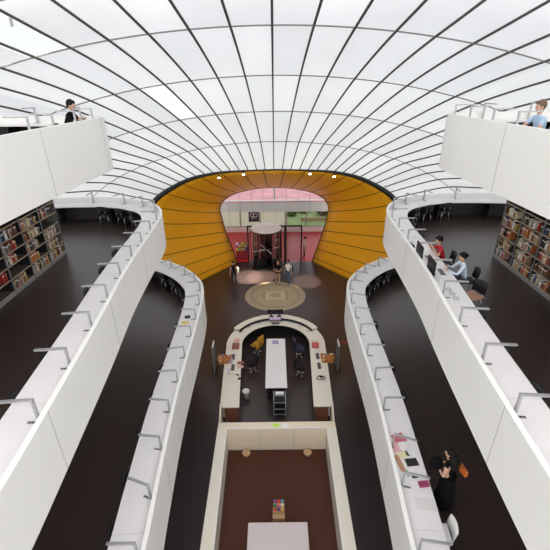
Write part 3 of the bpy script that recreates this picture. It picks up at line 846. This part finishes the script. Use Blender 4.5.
# four small spotlights on the rim
for sx, nm in ((-3.02, 'outer left'), (-1.66, 'inner left'), (1.98, 'inner right'), (3.30, 'outer right')):
    z = 7.95 - .03*abs(sx) - (.12 if abs(sx) > 3 else 0); y = yof(sx, z)-.22; z += .04
    r_ = empty('spotlight', (sx, y, z-.02), 0, 'small lit spotlight, %s of four on the yellow entrance rim' % nm, 'spotlight', 'spotlights on the yellow rim')
    M_ = Matrix.Rotation(rad(140), 4, 'X')
    MB().lathe([(.04, -.1), (.07, 0), (.07, .05)], BLKMET, 14, M=M_).build('housing', r_)
    MB().lathe([(.068, .051), (.068, .056)], mat('lit_lens', (1, .9, .7), .3, emit=(1, .86, .6), estr=25), 14, M=M_).build('lens', r_)
    ld = bpy.data.lights.new('spot', 'SPOT'); ld.energy = 24000 if sx < 0 else 5000; ld.spot_size = rad(16); ld.spot_blend = .6; ld.color = (1, .82, .6); ld.shadow_soft_size = .06
    lo = bpy.data.objects.new('lamp_bulb', ld); C.objects.link(lo); lo.parent = r_; lo.location = (0, -.03, -.08); _d = Vector((-1.0 if sx < -2 else (-1.9 if sx < 0 else 2.2), 25.2 if sx < 0 else 24.4, 0)) - Vector((sx, y, z)); lo.rotation_euler = _d.to_track_quat('-Z', 'Y').to_euler()

# ------------------------------------------------------------------ glazed entrance
GY = 27.72
mb = MB()
vs = [mb.bm.verts.new(p) for p in open_loop]; mb.face(vs, GLASS)
win = mb.build('window_1'); struct(win, 'large glazed opening inside the yellow surround')
def top_at(x):
    ax = abs(x)
    for (x0, z0), (x1, z1) in zip(ph, ph[1:]):
        if x0 <= ax <= x1: return z0+(z1-z0)*(ax-x0)/(x1-x0)
    return 4.0
for k in range(-4, 5):
    x = k*.83+.05; z1 = top_at(x)-.03
    MB().box((x, GY-.02, (2.9+z1)/2), (.02, .04, z1-2.9), SEAM).build('mullion', win)
MB().box((0, GY-.03, 2.87), (7.2, .07, .07), GREYMET).build('transom', win)
MB().box((.02, GY+.5, 5.25), (.13, .13, .9), CONC).build('bracket', win)
root = empty('door_frame', (0, GY, 0), 0, 'tall black portal frame round the revolving door and the side door', 'door frame')
MB().box((-1.98, -.06, 1.45), (.10, .14, 2.9), BLKMET).build('post', root)
MB().box((.80, -.06, 1.45), (.20, .16, 2.9), BLKMET).build('post', root)
MB().box((2.0, -.06, 1.45), (.11, .14, 2.9), BLKMET).build('post', root)
MB().box((0, -.06, 2.90), (4.1, .14, .10), BLKMET).build('lintel', root)
d = struct(MB().box((1.4, GY-.02, 1.4), (1.02, .02, 2.66), GLASS).build('door_1'), 'single glass door beside the revolving door')
MB().box((1.0, GY-.08, 1.1), (.03, .03, .5), CHROME).build('door_handle', d)
# revolving door
root = empty('revolving_door', (-.62, 27.22, 0), 0, 'round glass revolving door with a white drum top', 'revolving door')
b = MB(); b.lathe([(1.10, 2.86), (1.12, 2.88), (1.12, 2.94), (1.06, 2.96), (.6, 2.98), (0.01, 2.99)], mat('white_canopy', (.88, .88, .88), .3), 48); b.build('canopy', root)
b = MB(); b.lathe([(1.22, .0), (1.22, .02), (1.0, .025)], BLACKP, 48, smooth=False); b.build('floor_mat', root)
for a0, a1 in ((120, 240), (-60, 60)):
    b = MB(); n = 16; A = [(1.13*math.cos(rad(a0+(a1-a0)*k/n)), 1.13*math.sin(rad(a0+(a1-a0)*k/n))) for k in range(n+1)]
    for (x0, y0), (x1, y1) in zip(A, A[1:]):
        v = [b.bm.verts.new(q) for q in ((x0, y0, .1), (x1, y1, .1), (x1, y1, 2.86), (x0, y0, 2.86))]; b.face(v, GLASS, True)
    b.build('curved_glass', root)
    b = MB(); b.tube([(x, y, .08) for x, y in A], .04, BLKMET, 6); b.tube([(x, y, 2.83) for x, y in A], .04, BLKMET, 6); b.build('curved_rail', root)
    for a in (a0, a1, (a0+a1)/2): MB().tube([(1.13*math.cos(rad(a)), 1.13*math.sin(rad(a)), .02), (1.13*math.cos(rad(a)), 1.13*math.sin(rad(a)), 2.86)], .035 if a != (a0+a1)/2 else .02, BLKMET, 8).build('post', root)
for k in range(4):
    a = rad(25+90*k); M_ = Matrix.Rotation(a, 4, 'Z')
    w = MB()
    for c_, d_ in (((.06, 0, 1.42), (.06, .05, 2.74)), ((1.03, 0, 1.42), (.06, .05, 2.74)), ((.55, 0, .12), (1.0, .05, .14)), ((.55, 0, 2.76), (1.0, .05, .08))): w.box(c_, d_, BLKMET, M=M_)
    w = w.build('wing', root)
    MB().box((.55, 0, 1.42), (.9, .012, 2.6), GLASS, M=M_).build('pane', w)
    MB().box((.55, 0, 1.25), (.92, .05, .05), PAPER, M=M_).build('push_bar', w)
# ------------------------------------------------------------------ outside the glass
mb = MB(); mb.poly([(-8, 27.76), (8, 27.76), (8, 34.5), (-8, 34.5)], -.2, 0, RED); struct(mb.build('floor'), 'bright red floor of the vestibule beyond the glass')
BK = empty('glazed_screen', (0, 34.6, 0), 0, 'pale window wall across the far side of the red vestibule', 'window wall')
for x in (-7.5, -5.0, -3.1, -1.3, 1.0, 1.12, 2.9, 4.9, 7.4):
    MB().box((x, 0, 2.0), (.10, .10, 4.0), GREYMET).build('post', BK)
MB().box((0, -.08, .24), (15.2, .08, .46), EDGE).build('lower_panel', BK)
for z in (.05, 3.3): MB().box((0, 0, z), (15, .07, .06), GREYMET).build('rail', BK)
for x0, x1 in ((-7.45, -5.05), (-4.95, -3.15), (-3.05, -1.35), (-1.25, .95)):
    MB().box(((x0+x1)/2, .02, 1.65), (x1-x0, .012, 3.2), BLIND).build('blind', BK)
for x0, x1 in ((1.17, 2.85), (2.95, 4.85), (4.95, 7.35)):
    MB().box(((x0+x1)/2, 0, 1.65), (x1-x0, .012, 3.2), GLASS).build('pane', BK)
    pass
# canopy roof outside
mb = MB(); mb.box((0, 28.7, 4.14), (18, .35, .84), CONC); mb.box((0, 28.9, 3.78), (18, .6, .12), CONC)
mb.box((0, 31.6, 4.50), (18, 6.2, .10), PINK)
o = mb.build('canopy_roof'); tag(o, 'pale canopy edge with a reddish roof behind the entrance glazing', 'canopy')
for sx in (-6.5, 6.5):
    tag(MB().tube([(sx, 28.8, 0), (sx, 28.8, 3.8)], .12, CONC, 16).build('canopy_column'), 'pale round column under the canopy at the %s' % ('left' if sx < 0 else 'right'), 'column')
# sign on the blind: dark blue board with a white swirl
root = empty('wall_sign', (-1.86, 34.5, 1.62), 0, 'dark blue square sign with a white curved emblem hanging beyond the glass', 'sign')
MB().box((0, 0, 0), (.95, .04, 1.25), cm('navy_board', (.02, .03, .07))).build('board', root)
b = MB(); PWH = cm('sign_white', (.75, .78, .85))
def arc3(c, r, a0, a1): return [(c[0]+r*math.cos(rad(a0+(a1-a0)*k/14)), -.03, c[1]+r*.8*math.sin(rad(a0+(a1-a0)*k/14))) for k in range(15)]
b.tube(arc3((-.12, .02), .2, 60, 330), .035, PWH, 6); b.tube(arc3((.14, -.02), .2, -120, 150), .035, PWH, 6)
b.tube([(-.3, -.03, -.28), (.3, -.03, -.28)], .015, PWH, 6); b.tube([(-.02, -.03, .15), (.0, -.03, -.2)], .03, PWH, 6)
b.build('emblem', root)
# leaflet rack outside left
root = empty('leaflet_rack', (-2.5, 28.35, 0), 0, 'red rack filled with colourful leaflets behind the glass left of the revolving door', 'leaflet rack')
MB().box((0, .1, .5), (1.0, .3, 1.0), cm('dark_red', (.3, .01, .02))).build('body', root)
for k in range(3): MB().box((0, -.02+.1*k, .72+.2*k), (1.0, .03, .05), BLKMET).build('ledge', root)
for i in range(5):
    for j in range(3):
        c = [(.75, .6, .05), (.1, .3, .6), (.7, .7, .7), (.1, .4, .15), (.02, .02, .02), (.5, .1, .4), (.8, .3, .05), (.3, .5, .8)][(i*3+j*5) % 8]
        q = MB().box((-.4+.2*i, -.06+.1*j, .84+.2*j), (.15, .02, .22), cm('lf%d' % ((i*3+j*5) % 8), c)).build('leaflet')
        q.location = (-2.5, 28.35, 0)
        tag(q, '%s leaflet, %s row of the red rack behind the glass, %s' % (['yellow', 'blue', 'white', 'green', 'black', 'purple', 'orange', 'sky blue'][(i*3+j*5) % 8], ['lowest', 'middle', 'top'][j], ['far left', 'left', 'centre', 'right', 'far right'][i]), 'leaflet', 'leaflets in the red rack')
# garden
GRASS = mat('lawn_green', (.30, .40, .17), .9, noise=(.9, .25, .2))
tag(MB().poly([(-40, 34.7), (40, 34.7), (40, 90), (-40, 90)], -.3, -.05, GRASS).build('lawn'), 'bright green lawn beyond the vestibule windows', 'lawn', kind='stuff')
LEAF = [mat('leaf_a', (.06, .17, .03), .7, noise=(6, .5, .5)), mat('leaf_b', (.12, .24, .05), .7, noise=(6, .5, .5)), mat('leaf_c', (.04, .10, .03), .7, noise=(6, .5, .5))]
for i, (x, y, r0) in enumerate(((1.75, 39.6, .55), (3.1, 40.6, .5), (5.0, 39.7, .6), (3.9, 41.8, .6), (6.8, 39.9, .6), (2.2, 42.0, .6))):
    root = empty('garden_bush', (x, y, -.05), 0, '%s leafy bush on the lawn, %s' % (['mid green', 'light green', 'dark green'][i % 3], ['behind the side door', 'right of centre', 'at the right edge of the opening', 'standing farther back', 'farthest right', 'behind the revolving door'][i]), 'bush', 'bushes on the lawn')
    b = MB()
    for k in range(420):
        a, e_ = R.uniform(0, 2*PI), math.acos(R.uniform(-.5, 1)); q = r0*R.uniform(.7, 1.05)
        p = Vector((q*math.sin(e_)*math.cos(a), q*math.sin(e_)*math.sin(a), .75*r0+q*.8*math.cos(e_)))
        d1 = Vector((R.uniform(-1, 1), R.uniform(-1, 1), R.uniform(-1, 1))).normalized()*.2; d2 = d1.cross(Vector((R.uniform(-1, 1), 1, R.uniform(-1, 1)))).normalized()*.12
        v = [b.bm.verts.new(p+s1) for s1 in (-d1, d2, d1, -d2)]; b.face(v, LEAF[i % 3])
    b.ell((0, 0, .75*r0), (r0*.8, r0*.8, r0*.7), LEAF[i % 3], 14)
    b.build('foliage', root, norm=False); MB().tube([(0, 0, 0), (0, 0, r0*.5)], .1, BROWNW, 8).build('stem', root)
root = empty('garden_fence', (4.6, 37.6, -.05), 0, 'low tan slatted fence on the lawn at the right', 'fence')
for z in (.12, .3): MB().box((0, 0, z), (4, .04, .16), WOOD).build('slat', root)
for x in (-1.9, 0, 1.9): MB().box((x, .05, .22), (.1, .08, .44), WOOD).build('post', root)

# ------------------------------------------------------------------ people
def skin_body(name, J, parent, segs, mats):
    """J: joint -> (pos, radius, group); segs: edges; mats: group -> material"""
    me = bpy.data.meshes.new('tmp'); names = list(J)
    me.from_pydata([J[n][0] for n in names], [(names.index(a), names.index(b)) for a, b in segs], [])
    o = bpy.data.objects.new('tmp', me); C.objects.link(o)
    md = o.modifiers.new('Skin', 'SKIN'); md.use_smooth_shade = True; md.branch_smoothing = .4
    for i, n in enumerate(names):
        sv = me.skin_vertices[0].data[i]; r = J[n][1]
        sv.radius = r if isinstance(r, tuple) else (r, r); sv.use_root = (n == 'pelvis')
    sb = o.modifiers.new('Sub', 'SUBSURF'); sb.levels = 1; sb.render_levels = 1
    bpy.context.view_layer.update()
    dg = bpy.context.evaluated_depsgraph_get()
    nm = bpy.data.meshes.new_from_object(o.evaluated_get(dg)); bpy.data.objects.remove(o)
    bm = bmesh.new(); bm.from_mesh(nm)
    ml = list(dict.fromkeys(mats.values()))
    pts = []
    for a, b in segs:
        pa, pb = Vector(J[a][0]), Vector(J[b][0])
        for t in (0, .25, .5, .75, 1): pts.append((pa.lerp(pb, t), J[b][2] if t > .15 else J[a][2]))
    for f in bm.faces:
        c = f.calc_center_median(); g = min(pts, key=lambda q: (q[0]-c).length)[1]
        f.material_index = ml.index(mats[g]); f.smooth = True
    return bm, ml, nm
def person(loc, rz, label, pose, shirt, trousers, shoes=None, hair=HAIR, longhair=False, bun=False, bare_arms=False, legs_bare=False, shorts=False, dress=None, skin=SKIN, scale=1., extra_label=None, short_sleeve=True):
    root = empty('person', loc, rz, label, 'person')
    shoes = shoes or BLACK
    V = Vector
    sit = pose.get('sit', False); lean = pose.get('lean', 0.)   # local +X = facing
    hz = .52 if sit else .95
    hip = V((0, 0, hz))
    up = V((math.sin(lean), 0, math.cos(lean)))
    waist = hip + up*.16; chest = hip + up*.36; neck = hip + up*.52; hd = neck + V((math.sin(lean*.6), 0, math.cos(lean*.6)))*.055
    J = {'pelvis': (hip, (.15, .115), 'T'), 'waist': (waist, (.135, .10), 'S'), 'chest': (chest, (.16, .115), 'S'), 'neck0': (neck, (.065, .06), 'S'), 'neck1': (hd, (.05, .05), 'K')}
    E_ = [('pelvis', 'waist'), ('waist', 'chest'), ('chest', 'neck0'), ('neck0', 'neck1')]
    for sg, nm in ((1, 'L'), (-1, 'R')):
        sh = chest + up*.10 + V((0, sg*.17, 0))
        hand = pose.get('hand'+nm)
        if hand is None: hand = V((.05, sg*.27, sh.z-.60))
        else: hand = V(hand)
        mid = (sh+hand)/2; d = (hand-sh).length; k = math.sqrt(max(0.0, .29**2-(d/2)**2)) if d < .57 else .02
        eb = mid + V((-.35 if not sit else -.1, sg*.6, -.8)).normalized()*k
        J['sh'+nm] = (sh, .062, 'S'); J['um'+nm] = (sh.lerp(eb, .55), .046, 'S' if not bare_arms else 'K')
        J['el'+nm] = (eb, .038, 'K' if short_sleeve or bare_arms else 'S'); J['wr'+nm] = (eb.lerp(hand, .88), .026, 'K' if short_sleeve else 'S')
        J['ha'+nm] = (eb.lerp(hand, 1.1), (.038, .02), 'K')
        E_ += [('chest', 'sh'+nm), ('sh'+nm, 'um'+nm), ('um'+nm, 'el'+nm), ('el'+nm, 'wr'+nm), ('wr'+nm, 'ha'+nm)]
        hp = hip + V((0, sg*.09, -.04))
        if sit: kn = V((.42, sg*.12, .50)); ft = V((.38, sg*.12, .09))
        else:
            st = pose.get('stride', .05)*sg; kn = V((.03+st*.6, sg*.10, .49)); ft = V((st, sg*.11, .08))
        lg = 'K' if legs_bare else 'T'
        J['hp'+nm] = (hp, .095, 'T'); J['kn'+nm] = (kn, .058, 'K' if shorts or legs_bare else 'T'); J['cf'+nm] = (kn.lerp(ft, .3), .056, 'K' if shorts or legs_bare else 'T')
        J['an'+nm] = (ft, .036, 'K' if shorts or legs_bare else 'T'); J['to'+nm] = (ft+V((.15, sg*.02, -.045)), (.042, .032), 'F')
        E_ += [('pelvis', 'hp'+nm), ('hp'+nm, 'kn'+nm), ('kn'+nm, 'cf'+nm), ('cf'+nm, 'an'+nm), ('an'+nm, 'to'+nm)]
    bm, ml, nme = skin_body('body', J, root, E_, {'T': trousers, 'S': shirt, 'K': skin, 'F': shoes})
    mb = MB(); mb.bm.free(); mb.bm = bm; mb.mats = list(ml)
    # head with face
    yaw = pose.get('yaw', 0.); nod = pose.get('nod', lean*.6)
    HM = Matrix.Translation(hd + V((math.sin(nod)*.10, 0, .095))) @ Matrix.Rotation(yaw, 4, 'Z') @ Matrix.Rotation(nod, 4, 'Y')
    mb.ell((0, 0, .01), (.092, .074, .115), skin, 20, HM); mb.ell((.02, 0, -.06), (.062, .052, .05), skin, 14, HM)
    mb.ell((.096, 0, -.012), (.016, .011, .024), skin, 8, HM)
    for sg in (-1, 1):
        mb.ell((.083, sg*.030, .015), (.010, .013, .008), EYE, 8, HM); mb.ell((0, sg*.076, -.005), (.018, .010, .030), skin, 8, HM)
        # fingers
        nm = 'L' if sg > 0 else 'R'
        w = Vector(J['wr'+nm][0]); h = Vector(J['ha'+nm][0]); d = (h-w).normalized(); s1 = d.cross(V((0, 0, 1)));
        s1 = s1.normalized() if s1.length > .1 else V((1, 0, 0))
        dn = d.cross(s1).normalized()
        if dn.z > 0: dn = -dn
        for i, l in enumerate((.062, .072, .068, .052)):
            b0 = h + s1*(-.03+.02*i); mb.tube([b0-d*.02, b0+d*l*.5+dn*.005, b0+d*l+dn*.022], [.0095, .009, .007], skin, 6)
        b0 = w.lerp(h, .5)+s1*(.03*sg); mb.tube([b0, b0+s1*.022*sg+d*.03, b0+s1*.026*sg+d*.062+dn*.008], [.011, .010, .008], skin, 6)
    mb.ell((.080, 0, -.052), (.008, .022, .007), LIP, 8, HM)
    body = mb.build('body', root)
    bpy.data.meshes.remove(nme)
    hb = MB(); hb.ell((-.022, 0, .036), (.100, .088, .112), hair, 18, HM); hb.ell((.02, 0, .085), (.075, .075, .05), hair, 14, HM)
    if longhair:
        hb.ell((-.050, 0, -.06), (.075, .098, .16), hair, 16, HM)
        hb.tube([HM @ V((-.06, 0, -.02)), HM @ V((-.10, 0, -.16)), HM @ V((-.12, .02, -.33)), HM @ V((-.10, .03, -.43))], [.085, .115, .105, .03], hair, 12)
    if bun: hb.ell((-.11, 0, .03), (.05, .05, .045), hair, 12, HM)
    hb.build('hair', root)
    if dress:
        db = MB(); db.lathe([(.24, -.86), (.20, -.40), (.175, -.15), (.155, 0), (.165, .05)], dress, 24, c=(.0, 0, .95), sy=1.1, sx=.95)
        db.build('skirt', root)
    root.scale = (scale,)*3
    return root

# upper terrace
BLUESH = mat('pale_blue_shirt', (.38, .52, .72), .7); stool_dummy = None
WSH = mat('white_blue_shirt', (.62, .72, .85), .7); REDSH = mat('red_shirt', (.50, .012, .02), .7)
BLKCL = mat('black_cloth', (.007, .007, .009), .95, spec=.1); DKT = mat('dark_trousers', (.03, .03, .045), .8); JEANS = mat('blue_jeans', (.06, .10, .2), .8)
def stool_for(lv, x, y, rz, label):
    o = copy_tree(chair0); o.location = (x, y, FLOORZ[lv]); o.rotation_euler = (0, 0, rz); tag(o, label, 'chair', 'occupied black chairs'); return o
person((6.12, 9.55, 10.6), PI, 'man in a pale blue shirt with grey brown hair sitting at the upper right balustrade', dict(sit=True, lean=.22, handL=(.45, .16, .80), handR=(.50, -.12, .80)), BLUESH, DKT, hair=HAIRB, scale=1.06)
stool_for(3, 6.16, 9.55, 0, 'black chair under the man in the pale blue shirt')
person((-5.92, 12.0, 10.6), .0, 'man in a black suit sitting behind the far corner of the upper left balustrade', dict(sit=True, lean=.42,  handL=(.46, .14, .82), handR=(.44, -.14, .82)), BLKCL, BLKCL, short_sleeve=False, scale=1.12)
stool_for(3, -5.96, 12.0, PI, 'black chair under the man in the black suit')
# middle terrace
person((4.95, 10.62, 7.1), PI-.1, 'man in a red shirt with black hair leaning on the middle right desk', dict(sit=True, lean=.35, handL=(.40, .06, 1.00), handR=(.42, -.05, .97), yaw=.25), REDSH, DKT)
stool_for(2, 5.0, 10.62, -.1, 'black chair under the man in the red shirt')
person((5.12, 9.5, 7.1), PI-.15, 'woman in a light blue shirt with tied dark hair working at the middle right desk', dict(sit=True, lean=.30, handL=(.55, .14, .82), handR=(.50, -.16, .82)), WSH, DKT, bun=True, short_sleeve=False, scale=.96)
stool_for(2, 5.16, 9.5, -.15, 'black chair under the woman in the light blue shirt')
# lower terrace: woman in black dress
w_ = person((3.76, 5.82, 3.7), PI-.6, 'woman in a black dress with long black hair standing at the lower right desk', dict(lean=.16, handL=(.26, .02, 1.10), handR=(.24, -.10, 1.12), stride=.03), BLKCL, BLKCL, longhair=True, bare_arms=True, legs_bare=True, dress=BLKCL, scale=.97)
r_ = empty('handbag', (3.50, 5.98, 4.82), .3, 'black handbag held by the woman in the black dress', 'handbag')
b = MB(); b.ell((0, 0, 0), (.15, .13, .17), BLKCL, 16); b.build('body', r_); MB().tube([(.0, -.08, .08), (.06, 0, .24), (.0, .08, .08)], .012, BLKCL, 8).build('strap', r_)
r_ = empty('shoulder_bag', (4.03, 5.80, 4.80), .3, 'small orange bag hanging behind the woman in the black dress', 'bag')
MB().box((0, 0, 0), (.07, .20, .16), cm('orange_leather', (.65, .16, .03)), bev=.02).build('body', r_)
MB().tube([(0, -.08, .07), (-.12, 0, .30), (0, .08, .07)], .008, cm('orange_leather', (.65, .16, .03)), 6).build('strap', r_)
# entrance hall
person((-2.78, 24.0, 0), -PI/2+.3, 'person in black with a white bag walking beside the left yellow wall', dict(stride=.12, lean=.03), BLKCL, DKT, legs_bare=False, bare_arms=True)
q = MB().box((0, 0, 0), (.10, .26, .34), PAPER, bev=.04).build('tote_bag'); q.location = (-2.48, 24.1, 1.05); tag(q, 'white bag carried by the person in black at the left yellow wall', 'bag')
person((.20, 23.95, 0), -PI/2, 'person with fair hair in a black top and shorts in front of the revolving door', dict(stride=.10, handL=(.22, .08, 1.1), handR=(.2, -.1, 1.08)), BLKCL, BLKCL, hair=cm('fair_hair', (.35, .2, .09)), shorts=True)
person((.90, 24.05, 0), -PI/2-.5, 'person in a white top and jeans with a dark bag right of the revolving door', dict(stride=.14), PAPER, JEANS)
r_ = empty('backpack', (1.12, 24.1, 1.08), .2, 'dark backpack carried by the person in the white top', 'backpack'); MB().ell((0, 0, 0), (.13, .17, .24), BLKCL, 14).build('body', r_)
MB().tube([(-.08, -.1, .16), (-.16, -.1, .05), (-.08, -.1, -.12)], .014, BLKCL, 6).build('strap', r_)
person((2.32, 28.45, 0), PI, 'person in a beige top and dark trousers standing outside the side door', dict(stride=.04), cm('beige_top', (.5, .42, .32)), BLKCL)

# ------------------------------------------------------------------ things on the terrace desks
z2 = FLOORZ[2]+.75
monitor((4.03, 10.15, z2), -.05, 'black monitor in front of the man in the red shirt', .56, .36)
monitor((4.0, 9.15, z2), -.05, 'black monitor in front of the woman in the light blue shirt', .56, .36)
keyboard((4.38, 9.35, z2), -.05, 'white keyboard in front of the woman in the light blue shirt', PAPER)
keyboard((4.38, 10.25, z2), -.05, 'white keyboard in front of the man in the red shirt', PAPER)
b = MB()
for k in range(3): b.tube([(4.2+.07*math.cos(i*.6), 7.98+.22*k+.07*math.sin(i*.6), z2+.006+.002*k) for i in range(10)], .005, BLACK, 5)
tag(b.build('loose_cable'), 'thin loose cable on the desk below the woman in the light blue shirt', 'cable')
r_ = empty('telephone', (4.15, 11.15, z2), 0, 'black telephone on the middle right desk beyond the man in the red shirt', 'telephone')
MB().box((0, 0, .04), (.16, .18, .08), BLACK, bev=.02).build('body', r_); MB().tube([(-.03, -.1, .11), (-.03, 0, .13), (-.03, .1, .11)], [.028, .018, .028], BLACK, 8).build('handset', r_)
book_flat((4.45, 10.62, z2), (.22, .3, .01), .2, (.8, .8, .8), 'white papers under the hands of the man in the red shirt')
z1 = FLOORZ[1]+.75
it = [(3.02, 7.0, .30, .26, .02, .3, (.55, .16, .20), 'crimson folder lying open on the lower right desk', 'folder'),
      (2.86, 6.74, .20, .30, .015, .1, (.75, .45, .48), 'pink sheet beside the ledge of the lower right desk', 'paper_sheet'),
      (3.03, 6.74, .16, .2, .045, .1, (.82, .82, .8), 'white block of paper on the crimson folder', 'paper_stack'),
      (3.0, 6.52, .24, .14, .012, .2, (.75, .70, .40), 'pale yellow sheet below the crimson folder', 'paper_sheet'),
      (3.18, 6.56, .26, .14, .012, .2, (.8, .8, .8), 'white sheet beside the pale yellow sheet', 'paper_sheet'),
      (2.83, 6.28, .10, .42, .04, .15, (.50, .26, .16), 'orange brown notebook along the ledge of the lower right desk', 'notebook'),
      (3.12, 6.31, .28, .20, .012, .1, (.015, .015, .018), 'black tablet on the lower right desk', 'tablet'),
      (3.07, 5.95, .13, .09, .012, .1, (.015, .015, .018), 'black phone below the black tablet', 'phone'),
      (2.93, 6.02, .05, .16, .02, 0, (.25, .45, .2), 'green pen case beside the ledge of the lower right desk', 'pen_case'),
      (3.2, 5.74, .22, .12, .06, .1, (.30, .04, .13), 'plum coloured purse at the edge of the lower right desk', 'purse'),
      (3.1, 5.3, .42, .28, .004, -.1, (.72, .70, .71), 'white open papers near the white chair on the lower right desk', 'paper_sheet')]
for x, y, w, d, h, rz, c, lb, nm in it:
    hh = z1 + (.021 if 'block of paper' in lb else 0)
    book_flat((x, y, hh), (w, d, h), rz, c, lb, nm, nm.replace('_', ' '))
book_flat((-3.32, 12.72, z1), (.20, .13, .06), .2, (.02, .02, .02), 'black pouch on the lower left desk', 'pouch', 'pouch')
book_flat((-3.34, 12.35, z1), (.26, .16, .02), 0, (.75, .62, .12), 'yellow booklet next to the black pouch on the lower left desk', 'booklet', 'booklet')

# ------------------------------------------------------------------ light, sky, camera
W = bpy.data.worlds.new('World'); S.world = W; W.use_nodes = True
nt = W.node_tree; bg = nt.nodes['Background']; bg.inputs[0].default_value = (.965, .975, 1.0, 1); bg.inputs[1].default_value = 1.3
sun = bpy.data.lights.new('sun', 'SUN'); sun.energy = 12.; sun.angle = rad(.6); sun.color = (1, .95, .86)
so = bpy.data.objects.new('sun', sun); C.objects.link(so); so.location = (-5, -60, 30)
so.rotation_euler = Vector((.10, 1, -.50)).to_track_quat('-Z', 'Y').to_euler()
cam = bpy.data.cameras.new('camera'); cam.sensor_fit = 'HORIZONTAL'; cam.sensor_width = 36; cam.lens = 36*395/550
co = bpy.data.objects.new('camera', cam); C.objects.link(co); co.location = (0, 0, 12.4)
co.matrix_world = Matrix.Translation((0, 0, 12.4)) @ Matrix.Rotation(rad(64), 4, 'X') @ Matrix.Rotation(rad(-.65), 4, 'Z')
cam.clip_end = 300; S.camera = co
S.view_settings.view_transform = 'Standard'; S.view_settings.look = 'None'; S.view_settings.gamma = 1; S.view_settings.exposure = -.1
S.cycles.diffuse_bounces = 7; S.cycles.max_bounces = 12; S.cycles.transparent_max_bounces = 12; S.cycles.use_denoising = True
S.cycles.sample_clamp_indirect = 6
